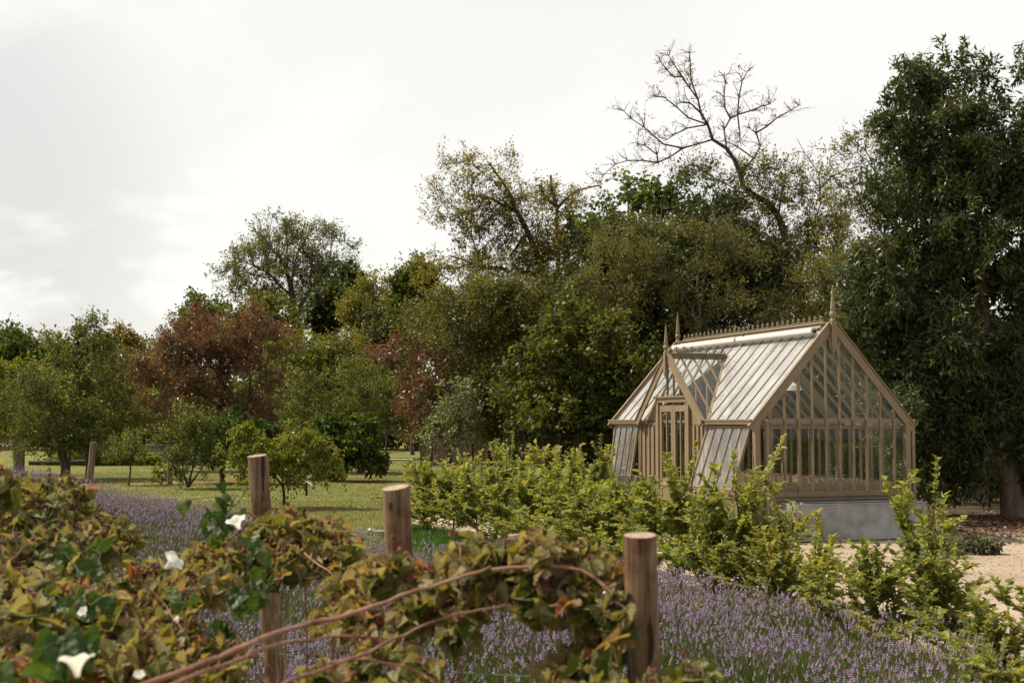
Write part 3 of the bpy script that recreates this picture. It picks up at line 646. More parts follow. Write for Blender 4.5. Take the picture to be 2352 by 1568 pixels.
def skel_mesh(S_, r_tip, expo=2.4, rmax=None, sides=7, mb=None, rootflare=1.25, limbs=None):
    n = len(S_.p); acc = np.zeros(n); kids = np.zeros(n, int)
    for i in range(n):
        if S_.par[i] >= 0: kids[S_.par[i]] += 1
    for i in range(n - 1, -1, -1):
        if kids[i] == 0: acc[i] += r_tip ** expo
        acc[i] += (r_tip * .25) ** expo
        if S_.par[i] >= 0: acc[S_.par[i]] += acc[i]
    rad = acc ** (1 / expo)
    if rmax: rad = rad * (rmax / rad[0]) ** np.clip((rad - r_tip) / max(rad[0] - r_tip, 1e-6), 0, 1)
    if limbs:                                             # drawn limbs keep a limb's thickness along their length
        for li, ids in enumerate(S_.paths[:limbs[0]]):
            w0 = limbs[1] if li == 0 else limbs[2]
            for q, i in enumerate(ids): rad[i] = max(rad[i], w0 + (limbs[3] - w0) * q / len(ids))
    mb = mb or MB()
    for ids in S_.paths:
        if len(ids) < 2: continue
        r = rad[ids].copy()
        if S_.par[ids[0]] >= 0 or ids[0] != 0: r[0] = min(r[0], r[1] * 1.15)
        else: r[0] *= rootflare
        V, F = tube([S_.p[i] for i in ids], r, sides if r.max() > .03 else 4, cap=False); mb.add(V, F, smooth=True)
    return mb, rad
def ell_points(blobs, n, g, shell=.35, sep=None):
    """blobs: (centre xyz, radii xyz). returns points spread through their volumes, denser towards the surface"""
    vol = np.array([np.prod(r) ** (1 / 1.5) for c, r in blobs]); idx = g.choice(len(blobs), n * 3, p=vol / vol.sum())
    u = nrm(g.normal(size=(n * 3, 3))); rr = g.random(n * 3) ** shell
    c = np.array([b[0] for b in blobs])[idx]; r = np.array([b[1] for b in blobs])[idx]
    ph = g.uniform(0, 6.28, (len(blobs), 6)); q = ph[idx]        # knobbly crown surface with a few reaching sprays
    bump = 1 + .17 * np.sin(3.1 * u[:, 0] + q[:, 0]) * np.sin(3.7 * u[:, 2] + q[:, 1]) + .12 * np.sin(7.3 * u[:, 0] + 5.1 * u[:, 2] + q[:, 2]) + .10 * np.sin(11 * u[:, 2] - 6 * u[:, 1] + q[:, 3])
    bump += np.where(g.random(n * 3) < .07, g.uniform(.05, .30, n * 3), 0)
    X = c + u * (rr * bump)[:, None] * r; keep = []; cell = {}
    msz = np.mean([np.prod(b[1]) ** (1 / 3) for b in blobs]); w3 = 2.6 / msz; hole = np.sin(X[:, 0] * w3 * 1.3 + q[0, 4]) + np.sin(X[:, 2] * w3 * 1.6 + q[0, 5]) + np.sin(X[:, 1] * w3 + X[:, 0] * w3 * .7)
    ok_ = hole > -1.75; X, c, r = X[ok_], c[ok_], r[ok_]
    sep = sep if sep is not None else (np.mean([np.prod(b[1]) ** (1 / 3) for b in blobs]) * .22)
    for i, x in enumerate(X):
        k = tuple((x / sep).astype(int)); ok = True
        for a in (-1, 0, 1):
            for b in (-1, 0, 1):
                for d in (-1, 0, 1):
                    for j in cell.get((k[0] + a, k[1] + b, k[2] + d), ()):
                        if np.sum((X[j] - x) ** 2) < sep * sep: ok = False
        if ok: cell.setdefault(k, []).append(i); keep.append(i)
        if len(keep) >= n: break
    return X[keep], c[keep], r[keep]
def foliage(A, cen, g, twigs=10, leaves=14, tl=.6, ls=.1, lw=.5, droop=.0, up=.3, out_=.5, tmpl=KITE, tm=None, lm=None, spread=.35, twr=.006, upn=.8, crnd=.3, base_r=.5, tuv=None, mbl=None):
    """twigs round each cluster point and leaves along the twigs"""
    n = len(A); mbl = mbl or MB(); T = np.repeat(A, twigs, 0); cc = np.repeat(cen, twigs, 0); k = len(T); big = np.repeat(g.uniform(.65, 1.35, n), twigs)
    o = nrm(T - cc + 1e-4); d = nrm(o * out_ + g.normal(size=(k, 3)) * .75 + np.array([0, 0, up])); L = tl * g.uniform(.55, 1.25, k) * big
    start = T + g.normal(0, tl * .25, (k, 3))
    if tm is not None:
        inst(tm, *PRISM, frames(d, g.normal(size=(k, 3))), start, np.stack([L, np.full(k, twr), np.full(k, twr)], -1), .5)
    P0 = np.repeat(start, leaves, 0); D = np.repeat(d, leaves, 0); LL = np.repeat(L, leaves); m = len(P0); t = g.uniform(.15, 1.05, m)
    pos = P0 + D * (t * LL)[:, None] + g.normal(0, tl * spread * .35, (m, 3)); pos[:, 2] -= droop * LL * t * t
    ld = nrm(D * .5 + g.normal(size=(m, 3)) * .7 + np.array([0, 0, -droop * 1.2])); nn = g.normal(size=(m, 3)) * .75; nn[:, 2] = np.abs(nn[:, 2]) + upn * .6
    cr = np.repeat(np.repeat(g.normal(0, crnd, n), twigs), leaves); tr_ = np.repeat(g.normal(0, .08, k), leaves)
    rnd = np.clip(base_r + cr * .6 + tr_ + g.normal(0, .14, m), 0.01, .99); s = ls * g.uniform(.6, 1.25, m)
    keep = (pos[:, 2] > .05); 
    inst(mbl, tmpl[0], tmpl[1], frames(ld[keep], nn[keep]), pos[keep], np.stack([s, s * lw, s], -1)[keep], rnd[keep], tuv=tuv); return mbl
def scr(blobs, depth, thick=1.0, dd=0.0):
    """crown lumps given as (x, y, rx, ry[, extra depth]) of the photograph at a real distance"""
    o = []
    for b in blobs:
        x, y, rx, ry = b[:4]; d = depth + (b[4] if len(b) > 4 else 0); s = d / FX
        o.append((P(x, y, d), np.array([rx * s, max(.5 * (rx + ry) * s * thick, .3), ry * s])))
    return o
def path(pts, depth): return np.array([P(p[0], p[1], depth + (p[2] if len(p) > 2 else 0)) for p in pts])
def tree(name, label, depth, blobs, lm, base, guides=(), n=220, twigs=9, leaves=12, tl=.7, ls=.12, lw=.6, seed=1, r_tip=.012, rmax=None, thick=.9, bark=None, shell=.35, sep=None, cat='tree', group=None, twig_geo=True, trunk_top=None, bare=(), step=.5, clump=6, leaders=(), limbs=None, **kw):
    g = rngf(seed); B = scr(blobs, depth, thick); sep = sep or np.mean([np.prod(b[1]) ** (1 / 3) for b in B]) * .22
    sp_ = sep * clump ** .5 * .95; A, cen, rr = ell_points(B, max(8, int(n / clump)), g, shell, sp_)
    # every parent point carries a drooping tuft of twig clusters, so the crown breaks into lit and shaded sprays
    k_ = g.poisson(clump - 1, len(A)) + 1; pi = np.repeat(np.arange(len(A)), k_); off = g.normal(size=(len(pi), 3)) * sp_ * np.array([.42, .42, .24])
    off[:, 2] -= .30 * np.linalg.norm(off[:, :2], axis=1); X = A[pi] + off; cen = .55 * (A[pi] - [0, 0, sp_ * .4]) + .45 * cen[pi]; ok = X[:, 2] > .25; A, cen = X[ok], cen[ok]
    b0 = P(base[0], base[1], depth) if len(base) == 2 else np.array(base, float); b0[2] = 0
    if not guides:
        top = P(*trunk_top, depth) if trunk_top else np.array([b0[0] + g.normal(0, .2), b0[1], B[0][0][2]])
        gl = [np.array([b0, b0 * .5 + top * .5 + np.array([g.normal(0, .15), 0, 0]), top])]
    else:
        gl = [path(q, depth) for q in guides]; gl[0] = np.vstack([b0, gl[0]]) if np.linalg.norm(gl[0][0] - b0) > .1 else gl[0]
    root = empty(name, b0, 0, label, cat, group)
    extra = [path(q, depth) for q in bare]
    S_ = build_skel(gl + extra, A, g, step=step); mt, rad = skel_mesh(S_, r_tip, rmax=rmax, limbs=limbs)
    mbl = foliage(A, cen, g, twigs, leaves, tl, ls, lw, tm=mt if twig_geo else None, **kw)
    for q in leaders:                                     # long leafy shoots breaking the outline
        q = smooth_path(path(q, depth), .10); V, F = tube(q, np.linspace(r_tip, .003, len(q)), 4, cap=False); mt.add(V, F)
        foliage(q, q - [0, 0, .25], g, 3, 4, .16, ls, lw, mbl=mbl, up=.8, **{k: v for k, v in kw.items() if k in ('base_r', 'tmpl')})
    mt.build('trunk', bark or M_bark, root, origin=b0).location = (0, 0, 0)
    mbl.build('crown', lm, root, origin=b0).location = (0, 0, 0)
    return root, S_, A

G = {}
def lmx(name, cols, **k): G[name] = leaf_mat('leaf_' + name, cols, **k)
lmx('ash', [(.07, .085, .034), (.11, .125, .048), (.15, .16, .058), (.19, .19, .065)], spec=.25, trans=.45)
lmx('locust', [(.070, .080, .014), (.12, .125, .022), (.18, .17, .030), (.26, .225, .040), (.27, .18, .045)], spec=.25, trans=.45)
lmx('olive', [(.062, .074, .018), (.105, .115, .027), (.155, .155, .036), (.21, .19, .048)], spec=.2, trans=.42)
lmx('dark', [(.024, .036, .011), (.044, .060, .017), (.072, .088, .024), (.11, .11, .03)], spec=.25, rough=.38)
lmx('maple', [(.038, .068, .012), (.070, .11, .020), (.12, .155, .030), (.17, .17, .036)], spec=.3, trans=.42)
lmx('willow', [(.024, .040, .012), (.044, .066, .017), (.078, .10, .025), (.13, .145, .038)], spec=.35, rough=.36, back=((.06, .075, .03), .4))
lmx('yellow', [(.07, .085, .012), (.13, .13, .018), (.20, .175, .026), (.27, .19, .03)], spec=.25, trans=.42)
lmx('copper', [(.055, .030, .018), (.11, .056, .028), (.155, .085, .045), (.21, .125, .068), (.15, .13, .042), (.10, .12, .032)], spec=.35, rough=.3, tcol=(1.3, .8, .5), trans=.4)
lmx('apple', [(.050, .070, .016), (.092, .115, .024), (.14, .16, .035), (.23, .225, .055)], spec=.2, rough=.42, trans=.45)
lmx('olivegreen', [(.045, .062, .014), (.080, .098, .020), (.13, .14, .030), (.18, .165, .036)], spec=.25, trans=.42)
lmx('vine', [(.032, .060, .012), (.056, .095, .020), (.085, .13, .030)], spec=.3, trans=.42)
lmx('fargreen', [(.060, .082, .022), (.095, .12, .032), (.13, .15, .042)], spec=.15)
lmx('faryellow', [(.14, .15, .022), (.18, .185, .028), (.22, .215, .038)], spec=.15)
lmx('farrust', [(.10, .095, .026), (.16, .13, .032), (.24, .16, .04)], spec=.15)
lmx('conifer', [(.032, .052, .03), (.05, .07, .038), (.065, .085, .045)], spec=.15)
lmx('peach', [(.10, .13, .016), (.16, .19, .026), (.23, .25, .04), (.28, .26, .05)], spec=.35, trans=.42)
lmx('silver', [(.08, .11, .04), (.16, .19, .08), (.30, .33, .19)], spec=.5)
lmx('horn', [(.066, .088, .022), (.130, .160, .036), (.215, .24, .060), (.33, .34, .11), (.34, .27, .075)], spec=.5, rough=.42, trans=.45, veins=True, tcol=(1.3, 1.3, .45))

# ---- far woodland on the left, one mass beyond what can be counted
g = rngf(77); mb = MB(); n = 900
x = g.uniform(-150, 120, n); A = np.stack([x, 205 + g.uniform(0, 30, n), g.uniform(0, 1, n) ** .7 * (8.5 + 2.2 * np.sin(x * .07) + 1.3 * np.sin(x * .31))], -1)
foliage(A, A - [0, 0, 3], g, 7, 12, 2.4, .8, .7, mbl=mb, upn=.6); tag(mb.build('far_woodland', G['fargreen']), kind='stuff')

far = 'background trees on the left'
tree('far_tree', 'broad green tree with rounded top at the left edge of the skyline', 150, [(20, 815, 60, 50), (75, 835, 60, 55), (-30, 830, 60, 60)], G['fargreen'], (30, 1000), n=230, twigs=7, leaves=16, tl=1.5, ls=.45, seed=2, twig_geo=False, group=far)
tree('far_tree', 'green tree behind the apple tree leader on the left skyline', 150, [(135, 850, 45, 45), (215, 850, 50, 50), (250, 880, 60, 50)], G['fargreen'], (180, 1000), n=170, twigs=7, leaves=14, tl=1.5, ls=.45, seed=3, twig_geo=False, group=far)
tree('conifer_tree', 'narrow blue-green pointed conifer on the left skyline', 150, [(178, 805, 16, 26), (178, 775, 9, 18), (178, 850, 24, 40)], G['conifer'], (178, 1000), n=120, twigs=7, leaves=16, tl=1.0, ls=.35, seed=4, twig_geo=False, up=1.0)
tree('flat_topped_tree', 'rust-tinged flat-topped tree with see-through crown on the left skyline', 140, [(270, 775, 45, 14), (310, 800, 35, 22), (240, 790, 25, 14), (300, 860, 60, 60)], G['farrust'], (285, 1000), guides=[[(285, 1000), (284, 860), (275, 800)]], n=110, twigs=7, leaves=14, tl=1.2, ls=.4, seed=5)
tree('willow_tree', 'rounded yellow-green willow below the skyline at the left edge', 110, [(60, 880, 55, 38), (20, 900, 50, 50), (100, 900, 45, 45)], G['faryellow'], (60, 1010), n=170, twigs=8, leaves=18, tl=1.0, ls=.32, seed=6, twig_geo=False)
tree('far_tree', 'olive tree between the copper plum and the left skyline', 120, [(340, 850, 60, 60), (400, 880, 70, 70)], G['olive'], (360, 1000), n=150, twigs=7, leaves=14, tl=1.2, ls=.35, seed=7, twig_geo=False, group=far)
tree('far_tree', 'small leafy tree poking up behind the left shoulder of the copper plum', 105, [(462, 715, 34, 30), (440, 760, 40, 30), (480, 770, 40, 40)], G['maple'], (462, 1000), n=110, twigs=8, leaves=12, tl=.9, ls=.34, seed=8, group=far, bare=[[(470, 800), (440, 745), (395, 735), (375, 720)], [(440, 745), (415, 700), (420, 690)]])
# ---- ash
T0 = lambda zx, zy: ((500 + zx / 3.484) / 1.063, (450 + zy / 3.484) / 1.063)
tree('ash_tree', 'tall rounded tree with open branching crown standing alone against the sky', 100,
     [(655, 535, 78, 42), (610, 575, 62, 48), (585, 640, 58, 46), (720, 590, 55, 50), (700, 555, 55, 40), (760, 560, 26, 30), (770, 640, 45, 60), (600, 705, 52, 48), (690, 640, 80, 60), (740, 690, 65, 55), (560, 640, 34, 34), (570, 700, 40, 34), (650, 610, 90, 60), (800, 640, 20, 40)], G['ash'], (678, 1000),
     guides=[[(678, 1000), T0(765, 1270), T0(770, 1120), T0(730, 1000), T0(740, 900), T0(690, 720), T0(690, 600), T0(700, 450)], [T0(775, 1100), T0(840, 960), T0(950, 850), T0(1060, 640)], [T0(735, 960), T0(640, 860), T0(520, 730), T0(420, 700)], [T0(735, 900), T0(770, 600), T0(880, 420)], [T0(690, 700), T0(560, 520), T0(480, 420)], [T0(730, 1010), T0(600, 960), T0(480, 900)]],
     n=950, twigs=9, leaves=12, tl=.95, ls=.24, lw=.45, seed=10, r_tip=.025, rmax=.55, shell=.5, thick=.8, step=1.0, twr=.010, sep=.62, clump=5)
tree('sycamore_tree', 'darker multi-stemmed tree crowding the right side of the tall rounded tree', 92, [(800, 650, 24, 34), (770, 700, 60, 45), (790, 740, 50, 30), (745, 745, 30, 30)], G['dark'], (735, 1000),
     guides=[[(735, 1000), (735, 840), (745, 780), (765, 720), (790, 670)], [(745, 790), (790, 740), (830, 715)], [(765, 830), (770, 790), (800, 760)]], n=150, twigs=8, leaves=12, tl=.8, ls=.32, lw=.7, seed=11, r_tip=.03, step=.8)
tree('round_tree', 'dark green round-headed tree under the left side of the tall rounded tree', 88, [(600, 750, 55, 55), (640, 790, 60, 50), (570, 790, 50, 60)], G['olivegreen'], (610, 1000), n=170, twigs=8, leaves=14, tl=.9, ls=.3, seed=12, twig_geo=False)
tree('bushy_tree', 'bright yellow-green bushy tree in front of the tall rounded tree', 70, [(690, 830, 62, 58), (660, 850, 50, 50), (690, 900, 80, 60)], G['peach'], (690, 1000), n=210, twigs=9, leaves=16, tl=.75, ls=.17, seed=13, twig_geo=False, base_r=.22)
tree('bushy_tree', 'soft olive bushy tree right of the bright yellow-green one', 72, [(760, 850, 75, 60), (800, 880, 60, 80), (730, 900, 60, 60)], G['olive'], (770, 1000), n=220, twigs=9, leaves=16, tl=.8, ls=.17, seed=14, twig_geo=False, base_r=.6)
tree('feathery_tree', 'thin brownish-green feathery tree left of the gnarled locust', 84, [(865, 690, 50, 38), (850, 740, 60, 50), (880, 790, 70, 60), (830, 700, 25, 25)], G['olive'], (860, 1000), n=230, twigs=8, leaves=13, tl=.9, ls=.2, seed=15, r_tip=.02, base_r=.7)
tree('upright_tree', 'dark upright tree with a visible fork beside the gnarled locust', 80, [(945, 640, 36, 34), (965, 690, 50, 45), (930, 700, 30, 40), (960, 750, 45, 40)], G['olivegreen'], (948, 1000), guides=[[(948, 1000), (945, 800), (940, 740), (950, 690), (945, 640)], [(942, 735), (970, 690), (985, 660)]], n=150, twigs=8, leaves=12, tl=.75, ls=.26, seed=16, r_tip=.02)
tree('ivy_tree', 'rounded dark ivy-covered tree below the feathery one', 76, [(890, 775, 45, 50), (885, 830, 48, 60)], G['dark'], (888, 1000), n=150, twigs=9, leaves=15, tl=.65, ls=.2, seed=17, twig_geo=False, base_r=.35)
# ---- copper plums and orchard
tree('copper_plum_tree', 'wide copper-red plum tree, the largest red crown in the orchard', 54,
     [(500, 770, 110, 50), (430, 800, 70, 50), (380, 835, 62, 38), (570, 800, 80, 50), (620, 850, 50, 50), (480, 860, 130, 70), (460, 940, 120, 60), (570, 930, 90, 60), (400, 920, 80, 60), (635, 835, 36, 40), (600, 775, 45, 36), (610, 900, 50, 50)], G['copper'], (560, 1085),
     guides=[[(560, 1085), (560, 1000), (565, 940), (575, 880)], [(565, 950), (520, 890), (470, 820)], [(562, 985), (500, 930), (430, 880)], [(565, 930), (610, 860)]], n=800, twigs=10, leaves=12, tl=.5, ls=.105, lw=.55, seed=20, leaders=[[(400, 800), (385, 770), (372, 752)], [(450, 770), (440, 735), (436, 715)], [(580, 760), (595, 735), (604, 712)], [(520, 745), (525, 725), (530, 705)], [(630, 830), (655, 815), (662, 830)], [(355, 850), (335, 835), (322, 838)]], r_tip=.010, up=.7, thick=.7, shell=.4, sep=.30)
tree('copper_plum_tree', 'narrow copper-red plum tree, smaller and darker than the wide one', 39.5, [(950, 825, 36, 42), (975, 870, 45, 50), (985, 930, 55, 50), (1000, 860, 30, 30), (945, 800, 16, 26)], G['copper'], (985, 1085), n=700, twigs=10, leaves=13, tl=.5, ls=.11, seed=21, r_tip=.012, up=.6, sep=.34, base_r=.45)
ap = 'apple trees in the orchard'
tree('apple_tree', 'green apple tree with broad crown to the right of the wide copper plum', 52, [(780, 920, 100, 55), (850, 890, 70, 55), (720, 960, 70, 60), (820, 970, 110, 50), (890, 940, 55, 60), (710, 900, 50, 40)], G['apple'], (828, 1093),
     guides=[[(828, 1093), (825, 1040), (822, 1000), (830, 950)], [(822, 1010), (780, 960), (730, 930)], [(825, 1015), (870, 960), (890, 900)]], n=620, twigs=9, leaves=12, tl=.5, ls=.10, seed=22, r_tip=.010, up=.5, thick=.8, sep=.34, group=ap, rmax=.14)
tree('apple_tree', 'tall apple tree with an upright leafy leader breaking the left skyline', 47, [(190, 900, 90, 60), (150, 870, 50, 50), (215, 820, 22, 60), (222, 760, 7, 36), (230, 870, 60, 50), (200, 970, 100, 50), (285, 940, 60, 60), (128, 830, 25, 30), (110, 785, 8, 20)], G['apple'], (205, 1100),
     guides=[[(205, 1100), (200, 1040), (195, 980), (200, 900), (215, 820), (221, 730)], [(198, 990), (150, 900), (115, 800), (108, 765)]], n=620, twigs=9, leaves=12, tl=.42, ls=.10, seed=23, leaders=[[(215, 850), (219, 790), (221, 727)], [(120, 840), (112, 800), (106, 757)], [(235, 850), (228, 800), (232, 770)], [(160, 850), (155, 820), (158, 800)], [(280, 900), (285, 860), (292, 835)]], r_tip=.010, up=.8, thick=.8, sep=.3, group=ap, rmax=.12)
tree('apple_tree', 'dark-trunked apple tree with branches hanging near the wooden rails', 45, [(70, 930, 90, 50), (30, 900, 50, 40), (120, 960, 80, 50), (50, 990, 80, 40), (160, 1000, 60, 30), (40, 1020, 50, 20)], G['apple'], (150, 1090),
     guides=[[(150, 1090), (143, 1050), (140, 1010), (128, 960), (110, 920)], [(140, 1020), (100, 990), (50, 980)], [(141, 1010), (180, 960)]], n=540, twigs=9, leaves=12, tl=.45, ls=.10, seed=24, r_tip=.010, up=.5, thick=.8, sep=.32, group=ap, rmax=.15, base_r=.4)
tree('apple_tree', 'apple tree cut off by the left edge of the photo', 50, [(-60, 920, 70, 60), (-20, 960, 60, 50)], G['apple'], (-40, 1085), n=140, twigs=8, leaves=12, tl=.5, ls=.10, seed=25, r_tip=.012, sep=.36, group=ap)
tree('young_tree', 'young many-stemmed fruit tree rising from the lavender in front of the grey beds', 40, [(420, 1010, 48, 45), (455, 1000, 40, 50), (400, 1050, 45, 35), (440, 1060, 50, 30), (410, 975, 22, 22), (465, 960, 18, 22)], G['apple'], (432, 1118),
     guides=[[(432, 1118), (430, 1095), (415, 1050), (405, 990)], [(432, 1110), (445, 1070), (452, 990)], [(433, 1112), (462, 1080), (490, 1030)], [(430, 1100), (395, 1065), (375, 1040)]], n=190, twigs=8, leaves=9, tl=.32, ls=.085, seed=26, r_tip=.007, up=.8, sep=.2, group=ap)
tree('young_tree', 'slim young fruit tree on a straight bare stem left of the many-stemmed one', 42, [(295, 1010, 26, 34), (300, 985, 14, 20), (290, 1040, 24, 20)], G['apple'], (295, 1100), guides=[[(295, 1100), (298, 1050), (297, 1000), (300, 965)]], n=80, twigs=7, leaves=9, tl=.25, ls=.085, seed=27, r_tip=.006, up=.5, sep=.18, rmax=.03, base_r=.6)
tree('peach_tree', 'small light green fruit tree with curled leaves behind the far post', 31, [(650, 1050, 75, 45), (700, 1030, 45, 40), (600, 1045, 40, 35), (560, 1010, 10, 34), (600, 1010, 12, 30), (655, 1085, 70, 20), (730, 1050, 30, 30)], G['peach'], (653, 1168),
     guides=[[(653, 1168), (652, 1130), (650, 1110)], [(650, 1115), (610, 1075), (570, 1020), (545, 985)], [(651, 1112), (690, 1070), (730, 1030)], [(650, 1112), (650, 1060), (640, 1020)], [(630, 1090), (605, 1040), (598, 990)]], n=250, twigs=8, leaves=9, tl=.26, ls=.095, lw=.38, seed=28, r_tip=.006, droop=.5, sep=.17, rmax=.035, tmpl=fold_leaf(1.0, .2, .35))
tree('silver_leaf_tree', 'young tree with glinting silvery leaves left of the gnarled locust skirt', 36, [(1030, 985, 35, 40), (1050, 940, 30, 40), (1045, 890, 14, 24), (1010, 1000, 30, 25), (1075, 960, 14, 14)], G['silver'], (1040, 1090), n=120, twigs=7, leaves=9, tl=.3, ls=.085, seed=29, r_tip=.006, up=.8, sep=.22)
bigleaf = (fold_leaf(1.0, .1, .3))
tree('vine_tree', 'bright green large-leaved vine round the dark post under the wide copper plum', 43, [(508, 1005, 50, 40), (480, 1040, 30, 30), (545, 1010, 40, 35), (510, 1035, 30, 20), (590, 1010, 50, 40)], G['vine'], (512, 1107), n=170, twigs=7, leaves=9, tl=.32, ls=.17, lw=.8, seed=30, r_tip=.012, tmpl=bigleaf, sep=.22, droop=.3, rmax=.05)
tree('fig_tree', 'dark large-leaved fig hanging low beside the green apple trunk', 45, [(795, 1000, 50, 50), (775, 1035, 36, 30), (820, 1030, 40, 22), (760, 990, 30, 40), (785, 1065, 8, 22)], G['maple'], (790, 1092), n=130, twigs=7, leaves=9, tl=.35, ls=.2, lw=.8, seed=31, r_tip=.012, tmpl=bigleaf, sep=.24, droop=.4, base_r=.3, rmax=.05)
# ---- big trees behind the greenhouse
T1 = lambda zx, zy: ((1000 + zx / 2.613) / 1.063, (300 + zy / 2.613) / 1.063)
tree('locust_tree', 'gnarled leaning tree with sparse yellowing leaves and arching limbs against the sky', 44,
     [(1075, 375, 45, 25), (1120, 385, 50, 32), (1160, 410, 30, 40), (1060, 430, 38, 28), (1085, 470, 60, 32), (1045, 500, 38, 24), (1150, 480, 60, 40), (1250, 440, 55, 26), (1225, 480, 60, 40), (1310, 470, 32, 28), (1280, 520, 50, 40),
      (1180, 540, 80, 45), (1120, 545, 60, 35), (1090, 600, 80, 26), (1010, 605, 40, 20), (1180, 600, 90, 40), (1280, 600, 80, 60), (1320, 560, 40, 40)], G['locust'], (1268, 1100),
     guides=[[(1268, 1100), (1266, 900), T1(900, 1260), T1(890, 1150), T1(860, 960), T1(820, 850), T1(760, 700), T1(690, 570), T1(640, 470), T1(580, 350), T1(500, 250)],
             [T1(885, 1190), T1(800, 1150), T1(690, 1170), T1(560, 1260)], [T1(850, 930), T1(660, 960), T1(560, 915), T1(460, 925), T1(370, 880), T1(250, 850)], [T1(900, 1100), T1(950, 860), T1(940, 750), T1(930, 520), T1(1050, 450), T1(1100, 405), T1(1220, 400)],
             [T1(930, 520), T1(850, 480), T1(830, 400)], [T1(690, 580), T1(600, 520), T1(540, 485), T1(430, 470)], [T1(760, 700), T1(700, 760), T1(640, 850)], [T1(930, 510), T1(900, 420), T1(910, 340)]],
     n=1500, twigs=8, leaves=13, tl=.5, ls=.105, lw=.45, clump=5, limbs=(8, .24, .07, .02), seed=40, r_tip=.010, rmax=.26, thick=.8, shell=.55, sep=.29, base_r=.58, bark=M_bark)
tree('willow_tree', 'soft olive-green rounded tree filling behind the trunk of the gnarled leaning tree', 52, [(1060, 760, 80, 80), (1160, 760, 90, 90), (1260, 720, 80, 90), (1340, 640, 60, 70), (1100, 880, 100, 90), (1000, 800, 50, 70), (1230, 880, 90, 90), (1400, 600, 50, 60)], G['olivegreen'], (1180, 1075), n=900, twigs=9, leaves=14, tl=.75, ls=.15, lw=.6, seed=58, twig_geo=False, sep=.42, shell=.3, base_r=.55)
tree('locust_tree', 'dense drooping olive skirt of branches beneath the gnarled leaning tree', 41,
     [(1090, 720, 90, 75), (1030, 700, 60, 60), (1180, 700, 90, 70), (1120, 820, 130, 90), (1075, 800, 60, 70), (1200, 800, 80, 80), (1150, 920, 110, 80), (1100, 920, 50, 70)], G['olive'], (1130, 1080), n=1500, twigs=11, leaves=15, tl=.6, ls=.115, lw=.5, seed=41, r_tip=.012, up=-.1, droop=.3, sep=.32, shell=.3, base_r=.46)
tree('maple_tree', 'mid-green maple with lobed-looking leaves left of the greenhouse roof', 35,
     [(1310, 730, 50, 40), (1350, 800, 90, 70), (1260, 850, 70, 60), (1320, 930, 110, 60), (1430, 860, 90, 90), (1230, 930, 60, 60), (1450, 960, 80, 60), (1400, 760, 40, 50)], G['olivegreen'], (1330, 1090), n=520, twigs=9, leaves=13, tl=.45, ls=.125, lw=.85, seed=42, r_tip=.012, sep=.3, shell=.3, base_r=.38)
tree('poplar_tree', 'bright-leaved tree whose twin tips stand above the dark mass left of the bare crown', 43,
     [(1462, 420, 26, 32), (1450, 470, 46, 40), (1395, 500, 36, 26), (1500, 460, 50, 36), (1350, 510, 20, 16), (1440, 540, 90, 60)], G['maple'], (1450, 1080), n=210, twigs=8, leaves=11, tl=.45, ls=.165, lw=.85, seed=43, r_tip=.012, sep=.36, shell=.45, base_r=.45)
tree('dark_tree', 'huge dark green rounded tree filling the space behind the left half of the greenhouse', 40,
     [(1480, 600, 130, 110), (1600, 520, 110, 90), (1640, 640, 150, 130), (1420, 700, 110, 110), (1560, 760, 170, 130), (1720, 800, 150, 140), (1450, 850, 130, 120), (1650, 920, 200, 120), (1480, 960, 120, 90)], G['dark'], (1560, 1080), n=1000, twigs=11, leaves=18, tl=.7, ls=.13, lw=.65, seed=44, r_tip=.014, sep=.42, shell=.25, rmax=.4, base_r=.42)
T2 = lambda zx, zy: ((1450 + zx / 2.24) / 1.063, (100 + zy / 2.24) / 1.063)
SK = [[(1850, 1080), (1842, 800), T2(1115, 1290), T2(1040, 1200), T2(1060, 1080), T2(1000, 960), T2(940, 880), T2(860, 840), T2(800, 780), T2(800, 680), T2(755, 620), T2(700, 575), T2(645, 530), T2(615, 480), T2(605, 400), T2(540, 350), T2(470, 330)],
      [T2(1120, 1290), T2(1150, 1150), T2(1175, 1020), T2(1220, 960), T2(1262, 800), T2(1210, 690), T2(1150, 610)], [T2(860, 840), T2(760, 790), T2(690, 780), T2(620, 720), T2(560, 680)],
      [T2(650, 555), T2(520, 570), T2(460, 610), T2(385, 665), T2(270, 660), T2(185, 650), T2(120, 668), T2(70, 710), T2(30, 780)],
      [T2(870, 700), T2(860, 640), T2(910, 600), T2(900, 520), T2(860, 480)], [T2(860, 640), T2(790, 590), T2(750, 550)], [T2(695, 570), T2(722, 440), T2(790, 400)], [T2(790, 400), T2(780, 300), T2(840, 165)],
      [T2(900, 520), T2(960, 460), T2(1040, 400), T2(1110, 350)], [T2(800, 410), T2(790, 520), T2(800, 560)], [T2(605, 400), T2(560, 310), T2(500, 220), T2(410, 80)], [T2(560, 310), T2(525, 200), T2(530, 65)], [T2(500, 220), T2(430, 210), T2(365, 120)],
      [T2(600, 470), T2(520, 430), T2(430, 330), T2(330, 300)], [T2(600, 470), T2(500, 460), T2(400, 540)], [T2(385, 665), T2(300, 580), T2(240, 560)], [T2(460, 600), T2(380, 575), T2(300, 500), T2(240, 450), T2(170, 385)],
      [T2(1020, 960), T2(1020, 860), T2(1060, 750), T2(1100, 690)], [T2(1262, 800), T2(1330, 720), T2(1420, 700)], [T2(720, 440), T2(710, 300), T2(715, 190)], [T2(800, 400), T2(870, 370), T2(960, 350)]]
